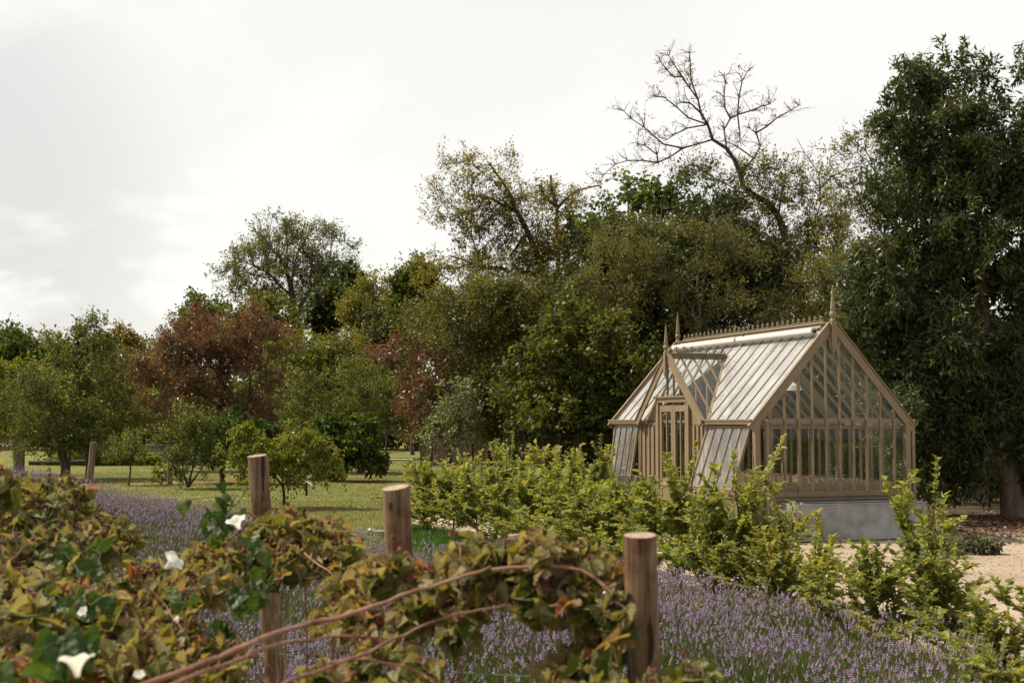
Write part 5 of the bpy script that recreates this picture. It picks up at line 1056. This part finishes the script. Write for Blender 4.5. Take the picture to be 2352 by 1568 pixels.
# ------------------------------------------------------------------ brambles
def bw(t): return max(0.0, math.sin(math.pi * min(1, t * .88 + .10)) ** .7 * (1.15 - .5 * t)) if 0 < t < 1 else (.25 if t == 0 else 0)
BT = [grid_leaf(bw, 9, w_, .10, cu, be, tw, seed=i) for i, (w_, cu, be, tw) in enumerate([(.42, .4, .3, .2), (.40, .8, .55, .6), (.36, 1.3, .75, -1.1), (.42, -.5, .4, .4), (.30, 1.8, 1.0, 1.5)])]
brc = [(.048, .068, .012), (.085, .105, .018), (.125, .145, .028), (.17, .172, .036), (.20, .175, .045), (.31, .26, .12), (.21, .13, .06), (.29, .19, .125), (.32, .14, .03), (.22, .065, .03)]
M_bram = leaf_mat('bramble_leaf', brc, rough=.6, trans=.42, tcol=(1.3, 1.15, .5), back=((.36, .33, .20), .5), spec=.3, veins=True)
M_cane = surf_mat('bramble_cane', [(.10, .035, .022), (.25, .12, .085), (.38, .24, .18)], 9, .6, .4, .003, stretch=(.4, 1, 1))
M_berry = leaf_mat('dried_fruit', [(.06, .02, .012), (.14, .05, .03), (.22, .11, .07)], trans=.05, rough=.8)
def leaflets(mb, g, Pn, D, Nn, S_, Rn, tm):
    v = g.integers(0, len(tm), len(Pn)); 
    for k in range(len(tm)):
        s = v == k
        if s.any(): inst(mb, tm[k][0], tm[k][1], frames(D[s], Nn[s]), Pn[s], S_[s], Rn[s], tuv=tm[k][2])
def cane(mb, g, pts, r0, r1, sides=8):
    q = smooth_path(np.array(pts), .06); n = len(q); r = np.linspace(r0, r1, n) * .82 * (1 + g.normal(0, .09, n) + .22 * (g.random(n) < .10)); q = q + g.normal(0, .0022, q.shape); tube_capped(mb, q, r, sides)
    k = int(n * 1.3)
    if r0 > .004 and k > 3:
        i = g.integers(1, n - 1, k); d = nrm(g.normal(size=(k, 3)) + [0, 0, .35]); lg = np.where(g.random(k) < .3, g.uniform(.03, .09, k), g.uniform(.006, .012, k)); inst(mb, *PRISM, frames(d, g.normal(size=(k, 3))), q[i], np.stack([lg + r[i], np.full(k, .0016), np.full(k, .0016)], -1), .5)
    return q
def bramble(label, blobs, canes, n, seed, size=.07, base=.42, spreadc=.28, droop=.4, anchor=None, fruit=.35, tmv=(0, 1, 2, 3, 4)):
    """blobs: (x, y, d, rx, ry, rz m); canes: lists of (x, y, d); n leaves (each of three leaflets)"""
    g = rngf(seed); root_p = np.array(anchor if anchor is not None else P(blobs[0][0], blobs[0][1], blobs[0][2])); root_p[2] = 0
    root = empty('bramble', root_p, 0, label, 'bramble', 'autumn-tinted brambles trained along the posts'); mc, mf, mfr = MB(), MB(), MB(); nodes = []
    for c_ in canes:
        r0, r1 = c_[0]; q = cane(mc, g, [P(*p) for p in c_[1]], r0, r1); nodes.append(q[::2])
    ce = [(P(b[0], b[1], b[2]), np.array([b[3] * b[2] / FX, b[5], b[4] * b[2] / FX])) for b in blobs]
    # a short cane through every lump so each leaf hangs on something
    for c_, r_ in ce:
        d = nrm(g.normal(size=3) * [1, .6, .5]); a = c_ - d * r_ * .95; b = c_ + d * r_ * .95; q = cane(mc, g, [a, c_ + g.normal(0, .1, 3) * r_, b], .004, .0015, 5); nodes.append(q)
    for c_, r_ in ce:                                                  # stems down into the row
        q = cane(mc, g, [[c_[0] + g.normal(0, .15), c_[1] + g.normal(0, .15), 0.0], [c_[0] + g.normal(0, .08), c_[1], c_[2] * .6], c_], .006, .003, 5); nodes.append(q[len(q) // 2:])
    nodes = np.concatenate(nodes)
    vol = np.array([np.prod(r) ** .66 for c, r in ce]); idx = g.choice(len(ce), n, p=vol / vol.sum()); u = nrm(g.normal(size=(n, 3))) * (g.random(n) ** .4)[:, None]
    X = np.array([c for c, r in ce])[idx] + u * np.array([r for c, r in ce])[idx]; up = u[:, 2]
    D2 = ((X[:, None] - nodes[None]) ** 2).sum(-1); near = nodes[np.argmin(D2, 1)]
    ax = nrm(nrm(X - near) * .7 + g.normal(size=(n, 3)) * .5 + [0, 0, -.15]); crn = g.normal(0, 1, n)
    for a, b in zip(near, X):                                        # petioles
        if np.linalg.norm(a - b) < .30: V, F = tube([a, (a + b) / 2 + g.normal(0, .008, 3), b], [.0018, .0014, .0009], 3, cap=False); mc.add(V, F)
    Ps, D, Nn, Sz, Rn = [], [], [], [], []
    side = nrm(np.cross(ax, [0, 0, 1.]) + 1e-4)
    for q, (f, s, sc) in enumerate(((1.0, 0, 1.0), (.3, 1.0, .82), (.3, -1.0, .82))):
        d = nrm(ax * f + side * s + g.normal(0, .22, (n, 3)) + [0, 0, -droop * .5]); nn = g.normal(0, .8, (n, 3)); nn[:, 2] += .6
        Ps.append(X); D.append(d); Nn.append(nn); Sz.append(size * sc * g.uniform(.65, 1.2, n)); Rn.append(np.clip(base - .12 + .21 * crn + .05 * up + g.normal(0, .09, n), 0, 1))
    Ps, D, Nn, Sz, Rn = map(np.concatenate, (Ps, D, Nn, Sz, Rn)); leaflets(mf, g, Ps, D, Nn, Sz, Rn, [BT[i] for i in tmv])
    # dried fruit heads on the outside of the growth
    k = int(n * fruit); s = np.argsort(-up + g.normal(0, .3, n))[:k]; q = X[s] + g.normal(0, .02, (k, 3)) + [0, 0, .02]
    m = 9; qq = np.repeat(q, m, 0) + g.normal(0, .005, (k * m, 3)); inst(mf, *OCT, frames(g.normal(size=(k * m, 3)), g.normal(size=(k * m, 3))), qq, g.uniform(.003, .006, k * m), g.random(k * m), mat=1)
    kk = np.repeat(q, 5, 0); inst(mf, *KITE, frames(g.normal(size=(k * 5, 3)), g.normal(size=(k * 5, 3))), kk, g.uniform(.009, .016, k * 5), .6 + .4 * g.random(k * 5), mat=1)
    for nm, b, mt in (('canes', mc, M_cane), ('leaves', mf, [M_bram, M_berry])): b.build(nm, mt, root, origin=root_p).location = (0, 0, 0)
    return root
OCT = (np.array([[1, 0, 0], [-1, 0, 0], [0, 1, 0], [0, -1, 0], [0, 0, 1], [0, 0, -1.]]), np.array([[0, 2, 4], [2, 1, 4], [1, 3, 4], [3, 0, 4], [2, 0, 5], [1, 2, 5], [3, 1, 5], [0, 3, 5]]))
bramble('bramble mound at the left edge topping the lavender, yellow-green with dark fruit heads',
        [(40, 1180, 6.2, 110, 70, .40), (120, 1150, 6.2, 75, 50, .4), (190, 1205, 6.2, 75, 55, .4), (245, 1258, 6.1, 60, 45, .35), (90, 1270, 5.8, 120, 60, .4), (170, 1260, 5.8, 90, 50, .3), (-10, 1130, 5.4, 30, 60, .2)],
        [((.006, .004), [(-40, 1330, 5.0), (20, 1290, 5.1), (80, 1230, 5.3)])], 620, 301, size=.066, base=.36, droop=.3, fruit=.6)
bramble('brown-leaved bramble mass filling the bottom left corner',
        [(60, 1450, 4.3, 120, 70, .2), (160, 1400, 4.6, 110, 60, .2), (60, 1535, 4.1, 120, 60, .2), (230, 1490, 4.4, 110, 60, .2), (150, 1345, 5.0, 120, 40, .25), (330, 1525, 4.3, 90, 60, .2), (40, 1360, 5.0, 70, 45, .25)],
        [], 330, 302, size=.088, base=.52, droop=.6, fruit=.15)
bramble('bramble with pale dry leaves sloping down between the left mound and the white flowers',
        [(330, 1335, 5.2, 70, 38, .25), (400, 1355, 5.1, 60, 40, .25), (310, 1420, 4.9, 80, 50, .2), (410, 1440, 4.8, 60, 50, .2), (480, 1340, 5.0, 60, 45, .25), (370, 1500, 4.6, 80, 50, .2), (490, 1500, 4.6, 50, 50, .2)],
        [((.004, .002), [(500, 1400, 4.4), (560, 1470, 4.4), (630, 1540, 4.4)]), ((.0035, .002), [(330, 1340, 4.5), (380, 1385, 4.5), (420, 1450, 4.4)])], 330, 303, size=.062, base=.56, fruit=.35)
bramble('bramble growing over the farthest post, topped by bright green upright leaves',
        [(600, 1240, 5.7, 60, 40, .2), (660, 1215, 5.7, 70, 45, .2), (740, 1230, 5.7, 60, 35, .2), (560, 1270, 5.6, 80, 40, .25), (650, 1290, 5.5, 90, 45, .25), (530, 1310, 5.4, 40, 22, .15), (790, 1290, 5.5, 50, 50, .2), (700, 1270, 5.6, 70, 45, .2), (470, 1270, 5.6, 40, 24, .15)],
        [((.006, .004), [(470, 1230, 5.8), (520, 1180, 5.8), (565, 1172, 5.8), (600, 1195, 5.8), (660, 1240, 5.8)]), ((.005, .003), [(520, 1240, 5.8), (560, 1215, 5.8), (590, 1185, 5.8)]), ((.005, .003), [(700, 1250, 5.6), (770, 1300, 5.5), (830, 1350, 5.4), (850, 1380, 5.4)])],
        430, 304, size=.066, base=.56, fruit=.25)
bramble('orange-leaved bramble thicket between the farthest and middle posts, low over the lavender',
        [(800, 1370, 5.2, 60, 45, .2), (850, 1330, 5.2, 40, 40, .2), (760, 1420, 5.0, 50, 28, .2), (530, 1550, 4.4, 50, 30, .2), (830, 1420, 4.8, 50, 40, .2)],
        [((.004, .002), [(700, 1270, 5.4), (790, 1340, 5.2), (840, 1420, 5.0)])], 150, 305, size=.07, base=.66, fruit=.3)
bramble('bramble with big toothed leaves arching between the middle post and the nearest post',
        [(900, 1320, 4.5, 60, 40, .16), (1060, 1275, 4.3, 60, 34, .16), (1150, 1290, 4.3, 70, 34, .16), (1240, 1280, 4.2, 60, 36, .16), (1330, 1300, 4.2, 70, 40, .16), (1410, 1350, 4.1, 50, 40, .15), (1000, 1350, 4.4, 60, 40, .14), (1120, 1350, 4.3, 70, 36, .14), (1230, 1370, 4.2, 60, 44, .14), (1340, 1390, 4.1, 60, 44, .13), (960, 1410, 4.4, 50, 36, .15), (1410, 1420, 4.0, 40, 60, .15), (1060, 1430, 4.3, 40, 50, .12)],
        [((.0090, .007), [(310, 1580, 3.0), (470, 1520, 3.2), (640, 1450, 3.5), (800, 1410, 3.8), (920, 1370, 4.0), (1040, 1330, 4.1), (1130, 1305, 4.15)]), ((.0065, .004), [(340, 1590, 3.0), (500, 1530, 3.2), (650, 1475, 3.5), (760, 1462, 3.8), (880, 1462, 4.0)]), ((.008, .006), [(1130, 1310, 4.1), (1230, 1298, 4.1), (1320, 1302, 4.1), (1380, 1330, 4.05), (1420, 1390, 4.0), (1440, 1450, 3.95)]),
         ((.0055, .003), [(640, 1575, 3.2), (760, 1530, 3.4), (860, 1490, 3.6), (960, 1440, 3.8), (1080, 1400, 4.0), (1160, 1390, 4.1)])],
        430, 306, size=.070, base=.50, fruit=.28, droop=.5)
bramble('bramble leaves hanging in front of the nearest post at the bottom of the photo',
        [(1370, 1500, 4.1, 50, 50, .15), (1400, 1555, 3.9, 40, 30, .12), (1330, 1545, 4.1, 60, 40, .15), (1400, 1440, 4.1, 40, 40, .10), (1590, 1550, 3.8, 40, 24, .10), (1500, 1580, 3.7, 40, 14, .08)], [], 120, 307, size=.075, base=.36, fruit=.2)
bramble('small-leaved bramble clump at the bottom between the canes and the lavender',
        [(900, 1530, 4.1, 70, 45, .2), (860, 1490, 4.2, 50, 30, .2), (760, 1550, 4.0, 70, 30, .2), (960, 1555, 4.0, 50, 30, .2)], [((.005, .003), [(760, 1520, 3.9), (850, 1512, 3.9), (940, 1530, 3.9), (1000, 1560, 3.9)])], 110, 308, size=.06, base=.38, fruit=.2)
# ------------------------------------------------------------------ bindweed
def hh(t): return max(0, (.9 * math.sin(math.pi * min(1, t * .8 + .28)) ** .8) * (1.25 - t * .55)) if t < 1 else 0
BW = [grid_leaf(hh, 7, .38, 0, .25, .25, seed=5), grid_leaf(hh, 7, .36, 0, .6, .4, .4, seed=6)]
M_bind = leaf_mat('bindweed_leaf', [(.020, .042, .010), (.036, .070, .015), (.062, .105, .022), (.13, .17, .04)], rough=.5, trans=.4, spec=.35, veins=False)
M_white = leaf_mat('bindweed_flower', [(.78, .77, .70), (.85, .84, .78)], rough=.7, trans=.4, tcol=(1, 1, .95), spec=.2)
def bindweed(label, spots, flowers, n, seed, size=.085):
    g = rngf(seed); c0 = P(*spots[0][:3]); root_p = c0.copy(); root_p[2] = 0; root = empty('bindweed', root_p, 0, label, 'bindweed', 'bindweed climbing in the brambles'); ms, mf = MB(), MB()
    line = [[c0[0], c0[1], .0]] + [P(*s[:3]) for s in spots]; q = smooth_path(np.array(line), .03); V, F = tube(q + g.normal(0, .004, q.shape), .002, 5, cap=False); ms.add(V, F, smooth=True)
    ce = [(P(s[0], s[1], s[2]), np.array([s[3] * s[2] / FX, .10, s[4] * s[2] / FX])) for s in spots]; vol = np.array([r[0] * r[2] for c, r in ce]); idx = g.choice(len(ce), n, p=vol / vol.sum())
    X = np.array([c for c, r in ce])[idx] + nrm(g.normal(size=(n, 3))) * (g.random(n) ** .5)[:, None] * np.array([r for c, r in ce])[idx]
    D2 = ((X[:, None] - q[None]) ** 2).sum(-1); nr = q[np.argmin(D2, 1)]
    for a, b in zip(nr, X): V, F = tube([a, (a + b) / 2 + [0, 0, .01], b], .0013, 3, cap=False); ms.add(V, F)
    d = nrm(g.normal(0, .5, (n, 3)) + [0, -.1, -.75]); nn = g.normal(0, .45, (n, 3)) + [0, -.8, .5]
    leaflets(mf, g, X, d, nn, size * g.uniform(.6, 1.25, n), np.clip(g.normal(.45, .2, n), 0, 1), BW)
    ms.build('stem', M_bind, root, origin=root_p).location = (0, 0, 0); mf.build('leaves', M_bind, root, origin=root_p).location = (0, 0, 0)
    for (x, y, dd, s, dirv) in flowers:
        p = P(x, y, dd); m = MB(); sides = 30; prof = [(.05, 0), (.07, .15), (.10, .35), (.17, .58), (.30, .78), (.46, .92), (.56, .96), (.60, .93)]; th = np.arange(sides) * 2 * math.pi / sides; V = []
        for r, z in prof: k_ = 1 + (.10 * np.cos(5 * th) if r > .3 else 0 * th); V.append(np.stack([np.full(sides, z) + (.05 * np.cos(5 * th + 1) if r > .4 else 0), r * k_ * np.cos(th), r * k_ * np.sin(th)], -1))
        V = np.concatenate(V) * s; M = frames(np.array([dirv], float), np.array([[.1, .2, 1.]]))[0]; V = V @ M.T; i = np.arange(len(prof) - 1)[:, None] * sides; j = np.arange(sides)[None]; k = (j + 1) % sides
        m.add(V, np.stack([i + j, i + k, i + sides + k, i + sides + j], -1).reshape(-1, 4), smooth=True, rnd=.7); fo = m.build('flower', M_white, root); fo.location = tuple(p - root_p)
        m = MB(); dv = nrm(np.array(dirv, float)); tube_capped(m, np.array([-dv * .6 * s, -dv * .1 * s, dv * .05 * s, dv * .3 * s]), np.array([.012, .03, .085, .09]) * s, 8); m.build('calyx', M_bind, fo)
bindweed('bindweed below the left bramble mound with heart-shaped leaves and one half-open flower', [(150, 1270, 4.9, 30, 40), (190, 1320, 4.6, 35, 50), (60, 1350, 4.5, 50, 30), (210, 1390, 4.2, 40, 50), (230, 1250, 5.2, 30, 30), (160, 1370, 4.3, 30, 50)], [(200, 1413, 3.9, .026, (-.3, -.5, .5))], 30, 401, .075)
bindweed('bindweed in the bottom left corner with the largest white trumpet flower', [(40, 1540, 2.7, 60, 30), (120, 1560, 2.7, 60, 20), (150, 1470, 3.3, 40, 60), (-10, 1530, 2.6, 40, 40)], [(178, 1572, 2.85, .062, (-.1, .05, 1.)), (320, 1562, 3.1, .022, (.1, -.4, .6))], 14, 402, .09)
bindweed('bindweed twined beside the farthest post under two white trumpet flowers', [(590, 1330, 4.9, 30, 50), (560, 1390, 4.8, 40, 60), (530, 1450, 4.7, 40, 40), (580, 1270, 5.2, 30, 40), (420, 1370, 4.6, 40, 20), (500, 1500, 4.5, 30, 30)], [(552, 1224, 5.0, .062, (-.25, -.35, 1.)), (372, 1312, 4.6, .068, (.75, -.2, .65)), (345, 1287, 6.5, .02, (.2, -.4, .6)), (395, 1422, 4.4, .02, (.9, -.2, .1))], 32, 403, .075)
bindweed('bright lime upright shoots standing above the bramble left of the farthest post', [(455, 1230, 5.5, 16, 40), (490, 1190, 5.5, 40, 40), (530, 1170, 5.5, 40, 50), (560, 1140, 5.5, 30, 30), (505, 1140, 5.5, 16, 40), (430, 1150, 5.6, 24, 12)], [], 30, 404, .07)
# ------------------------------------------------------------------ smaller things of the garden
M_oldwood = surf_mat('weathered_wood', [(.07, .05, .035), (.16, .12, .085), (.26, .205, .15)], 14, .9, .6, .01, stretch=(1, 1, .1))
M_rail = surf_mat('rail_wood', [(.12, .065, .04), (.23, .14, .09)], 14, .85, .5, .01, stretch=(.1, 1, 1))
M_log = surf_mat('mossy_log', [(.03, .028, .018), (.07, .06, .04)], 8, .95, .8, .03)
M_bedpanel = surf_mat('grey_bed_panel', [(.10, .10, .105), (.16, .16, .165)], 3, .7, .2, .01, stretch=(1, 1, .3))
M_panel = surf_mat('fence_board', [(.16, .11, .09), (.26, .19, .155)], 5, .9, .5, .01, stretch=(4, 4, .3))
M_white2 = surf_mat('white_tag', [(.7, .7, .7), (.8, .8, .8)], 9, .5, .05)
def gp(x, y):                                  # ground point seen at (x, y)
    Y = (784 - y) / FX; dz = sp + Y * cp; dy = cp - Y * sp; t = -CAMZ / dz; return np.array([(x - 1176) / FX * t, dy * t, 0.])
# left: rail fence end
d0 = 44; b0 = gp(43, 1098); e = empty('rail_fence', b0, 0, 'wooden rail fence with two brown rails ending in a square post at the left edge', 'fence')
Z = lambda y, d: P(0, y, d)[2]
dd = b0[1]; s = dd / FX
mb = MB(); box(mb, (-.16, -.12, 0), (.16, .12, Z(1004, dd))); mb.build('post', M_oldwood, e)
for y0, y1, x1 in ((1008, 1019, .22), (1024, 1034, .19)): mb = MB(); box(mb, (-3.2, -.22, Z(y1, dd)), (x1, -.125, Z(y0, dd))); mb.build('rail', M_rail, e)
a = gp(66, 1080); b = gp(208, 1080); mb = MB(); zc = Z(1063, a[1]); q = smooth_path(np.array([[0, 0, zc], [1.2, 0, zc + .02], [b[0] - a[0], .1, zc + .04]]), .2); g = rngf(3)
tube_capped(mb, q + g.normal(0, .008, q.shape), .10 + g.normal(0, .008, len(q)), 12); o = mb.build('log_rail', M_log); o.location = tuple(a); tag(o, 'dark mossy log rail lying level between the rail fence and a round stake', 'rail')
def stake(x, yb, yt, r, label, mat=M_oldwood, lean=0.0, name='tree_stake', grp='round stakes among the orchard trees'):
    p = gp(x, yb); h = P(x, yt, p[1])[2]; mb = MB(); g = rngf(int(x)); n = 6; tube_capped(mb, np.array([[lean * i / n, 0, h * i / n] for i in range(n + 1)]), r * (1 + g.normal(0, .02, n + 1)), 12)
    mb2 = mb.build(name, mat); mb2.location = tuple(p); return tag(mb2, label, 'stake', grp)
stake(205, 1110, 1015, .11, 'stout leaning stake where the mossy log rail ends', lean=.12); stake(158, 1100, 1015, .055, 'thin stake close behind the dark apple trunk', M_rail)
stake(390, 1113, 1000, .09, 'stake half hidden by the many-stemmed young tree'); stake(510, 1107, 1010, .10, 'stake under the bright green vine', M_rail); stake(557, 1106, 1025, .10, 'dark stake just left of the farthest wooden post', M_log)
stake(735, 1104, 1050, .07, 'pale short stake left of the fig tree'); stake(747, 1102, 1050, .045, 'very thin stake beside the pale short one', M_rail); stake(882, 1092, 1040, .06, 'stake beside the white board at the end of the lawn')
stake(600, 1108, 1050, .05, 'short stake behind the peach-like tree', M_rail)
for y, x0, x1, dd_, lb in ((1019, -60, 880, 46, 'upper thin wire strung between the orchard stakes'), (1037, 60, 600, 45, 'lower thin wire strung between the orchard stakes')):
    mb = MB(); a = P(x0, y, dd_); b = P(x1, y + 2, dd_); tube_capped(mb, np.array([a, (a + b) / 2 - [0, 0, .03], b]), .007, 4); tag(mb.build('trellis_wire', M_steel), lb, 'wire')
def raised(x0, x1, yb, h, label, dep=1.2):
    a = gp(x0, yb); b = gp(x1, yb); L = b[0] - a[0]; e = empty('raised_bed', (a + b) / 2, 0, label, 'raised bed', 'grey raised beds beyond the lawn'); mb = MB()
    for y_ in (-.02, dep): box(mb, (-L / 2, y_, 0), (L / 2, y_ + .04, h))
    for x_ in (-L / 2 + .001, L / 2 - .041): box(mb, (x_, .021, .001), (x_ + .04, dep - .001, h - .002))
    n = max(3, int(L / .25))
    for k in range(n + 1): xx = -L / 2 + L * k / n; box(mb, (xx - .012, -.035, .002), (xx + .012, -.0205, h - .003))
    mb.build('bed_wall', M_bedpanel, e); mb = MB(); box(mb, (-L / 2 - .02, -.06, h + .001), (L / 2 + .02, dep + .06, h + .04)); mb.build('rim', M_panel, e)
    return e
raised(115, 190, 1066, .72, 'grey raised bed behind the dark apple trunk'); raised(322, 390, 1064, .85, 'dark grey raised bed left of the many-stemmed young tree'); raised(393, 470, 1068, .72, 'dark grey raised bed partly hidden by the many-stemmed young tree')
# pale grasses and leafy plants round the raised beds
def clump(x, y, h, w_, n, mat, label, name, cat, seed, lw=.02, spreadz=.35, leafy=False):
    g = rngf(seed); p = gp(x, y); mb = MB(); r = np.sqrt(g.random(n)) * w_; a = g.uniform(0, 6.28, n); b = np.stack([r * np.cos(a), r * np.sin(a) * .6, np.zeros(n)], -1)
    if leafy:
        b[:, 2] = g.random(n) * h * (1 - (r / w_) ** 2 * .6) + .05; d = g.normal(size=(n, 3)); nn = g.normal(0, .6, (n, 3)) + [0, 0, 1]; inst(mb, *fold_leaf(.5), frames(d, nn), b, g.uniform(.07, .14, n) * lw, g.random(n))
    else:
        d = np.stack([g.normal(0, spreadz, n), g.normal(0, spreadz, n), np.ones(n)], -1); inst(mb, np.array([[0, -.5, 0], [.6, -.35, .03], [1, 0, .1], [0, .5, 0]]), np.array([[0, 1, 2, 3]]), frames(d, g.normal(size=(n, 3))), b, np.stack([h * g.uniform(.5, 1.1, n), np.full(n, lw), np.full(n, h)], -1), g.random(n))
    o = mb.build(name, mat); o.location = tuple(p); return tag(o, label, cat)
M_fen = leaf_mat('fennel', [(.07, .11, .03), (.12, .17, .05), (.17, .21, .08)], trans=.3)
clump(230, 1068, 1.55, 1.2, 1500, M_fen, 'tall feathery pale green clump beside the stout leaning stake', 'feathery_plant', 'plant', 1, .03)
clump(285, 1068, 1.2, .9, 900, M_fen, 'lower feathery green clump behind the slim young fruit tree', 'feathery_plant', 'plant', 2, .03)
clump(170, 1066, .75, 1.0, 700, M_fen, 'greyish lavender-like clump between the mossy log and the grey bed', 'feathery_plant', 'plant', 12, .03)
clump(330, 1068, .55, .9, 700, G['peach'], 'low leafy green patch in front of the left dark grey bed', 'leafy_plant', 'plant', 3, 2.0, leafy=True)
clump(140, 1068, .5, .7, 400, G['peach'], 'light green leafy patch left of the dark apple trunk', 'leafy_plant', 'plant', 4, 2.0, leafy=True)
clump(595, 1061, .7, 1.3, 700, G['olive'], 'brownish low bush beyond the lawn behind the farthest post', 'leafy_plant', 'plant', 5, 2.0, leafy=True)
clump(368, 1112, .75, .35, 160, G['apple'], 'small dark leafy shoot at the edge of the lavender left of the many-stemmed tree', 'leafy_plant', 'plant', 6, 1.3, leafy=True)
M_weed = leaf_mat('dusty_weed', [(.06, .065, .03), (.11, .11, .055), (.17, .16, .09)], trans=.25)
clump(2245, 1225 + 48, .22, .36, 700, M_weed, 'tuft of grey-green weeds growing in the gravel', 'weed_tuft', 'weeds', 7, .9, leafy=True)
clump(2190, 1283, .14, .22, 120, M_weed, 'small weed tuft left of the big one on the gravel', 'weed_tuft', 'weeds', 8, .7, leafy=True)
# pale stony strip and bare straw-coloured strips of the lawn far back
poly_sheet('stony_strip', [gp(x, y)[:2] for x, y in ((150, 1066), (330, 1064), (600, 1062), (640, 1056), (520, 1057), (300, 1060), (140, 1062))], .006, M_gravel, .15, seed=31)
M_dry = ground_mat('dry_grass', [(.10, .10, .03), (.19, .145, .06), (.27, .19, .10)], (.4, 2, 20), bump=1)
poly_sheet('dry_grass_strip', [gp(x, y)[:2] for x, y in ((140, 1102), (330, 1112), (560, 1106), (900, 1093), (905, 1086), (700, 1090), (480, 1098), (300, 1104))], .005, M_dry, .18, seed=32)
# plant label
p = gp(704, 1138); e = empty('plant_label', p, 0, 'black stake with a small tilted white tag standing in the lawn', 'plant label'); h = P(0, 1106, p[1])[2]
mb = MB(); box(mb, (-.03, -.02, 0), (.03, .02, h)); mb.build('stake', M_black, e); mb = MB(); beam(mb, (.0, -.03, h + .02), (.17, -.08, h - .09), .012, .045, up=(.5, 0, .8)); mb.build('tag', M_white2, e)
# white board / path edging by the far stake
p = gp(898, 1080); e = empty('low_bench', p, 0, 'low white-topped plank bench at the far end of the lawn', 'bench'); mb = MB(); box(mb, (-.25, -.2, .42), (.9, .2, .48)); mb.build('seat', M_white2, e)
for x in (-.15, .8): mb = MB(); box(mb, (x - .05, -.15, 0), (x + .05, .15, .4195)); mb.build('leg', M_oldwood, e)
# wooden fence panel and dark estate fence
def fpanel(x0, x1, yb, yt, label, seed):
    a = gp(x0, yb); b = gp(x1, yb); dd = a[1]; h = P(0, yt, dd)[2]; L = b[0] - a[0]; e = empty('fence_panel', a, 0, label, 'fence panel', 'wooden fence panels behind the hedge'); mb = MB(); n = int(L / .15)
    for k in range(n): box(mb, (k * L / n + .004, (.012 if k % 2 else 0), .05), ((k + 1) * L / n - .004 + .0, .02 + (.012 if k % 2 else 0), h - .02 * (k % 3)))
    mb.build('boards', M_panel, e)
    for x in (-.05, L + .05): mb = MB(); box(mb, (x - .05, -.05, 0), (x + .05, .05, h + .12)); mb.build('post', M_oldwood, e)
    mb = MB(); box(mb, (.003, -.035, h * .75), (L - .003, -.003, h * .82)); mb.build('rail', M_oldwood, e)
fpanel(970, 1030, 1072, 1004, 'wooden fence panel nearest the narrow copper plum', 1); fpanel(1036, 1082, 1072, 1008, 'middle wooden fence panel behind the silvery young tree', 2); fpanel(1090, 1150, 1072, 1012, 'right-hand wooden fence panel reaching into the shade', 3)
e = empty('estate_fence', P(1160, 1060, 34) * [1, 1, 0], 0, 'dark metal post and wire fence in the shade left of the greenhouse', 'fence'); o_ = np.array(e.location)
for k in range(7): x = 1160 + k * 42; p = P(x, 1060, 34) - o_; mb = MB(); box(mb, (p[0] - .02, -.02, 0), (p[0] + .02, .02, 1.72)); mb.build('post', M_dark, e)
for z in (.5, 1.1, 1.68): a = P(1160, 1060, 34) - o_; b = P(1160 + 6 * 42, 1060, 34) - o_; mb = MB(); tube_capped(mb, np.array([[a[0], 0, z], [b[0], 0, z]]), .012, 5); mb.build('wire', M_dark, e)
e = empty('estate_fence', P(2110, 1060, 31) * [1, 1, 0], 0, 'faint wire fence in deep shade right of the greenhouse', 'fence'); o_ = np.array(e.location)
for k in range(4): x = 2110 + k * 80; p = P(x, 1060, 31) - o_; mb = MB(); box(mb, (p[0] - .03, -.03, 0), (p[0] + .03, .03, 1.9)); mb.build('post', M_dark, e)
for z in (.55, 1.0, 1.75): a = P(2110, 1060, 31) - o_; b = P(2370, 1060, 31) - o_; mb = MB(); tube_capped(mb, np.array([[a[0], 0, z], [b[0], 0, z]]), .010, 5); mb.build('wire', M_steel, e)

# small stones and dry leaves lying about on the gravel
g = rngf(91); mb = MB(); n = 9000; x = g.uniform(1.5, 13, n); y = g.uniform(7, 25.5, n); keep = np.array([inside(GRV, a, b) for a, b in zip(x, y)]); x, y = x[keep], y[keep]; n = len(x)
inst(mb, *OCT, frames(g.normal(size=(n, 3)), g.normal(size=(n, 3))), np.stack([x, y, np.full(n, .014)], -1), g.uniform(.004, .016, n) * (1 + (g.random(n) < .03) * 1.2), g.random(n))
M_stone = leaf_mat('stone', [(.16, .13, .10), (.30, .25, .19), (.46, .40, .33)], trans=0, rough=.9); tag(mb.build('gravel_stones', M_stone), kind='stuff')
mb = MB(); n = 1400; x = g.uniform(2.5, 13, n); y = g.uniform(7.5, 25, n); inst(mb, *KITE, frames(np.stack([g.normal(size=n), g.normal(size=n), g.normal(0, .2, n)], -1), np.stack([g.normal(0, .4, n), g.normal(0, .4, n), np.ones(n)], -1)), np.stack([x, y, np.full(n, .022)], -1), g.uniform(.02, .05, n), g.random(n)); tag(mb.build('fallen_leaves', M_litter), kind='stuff')
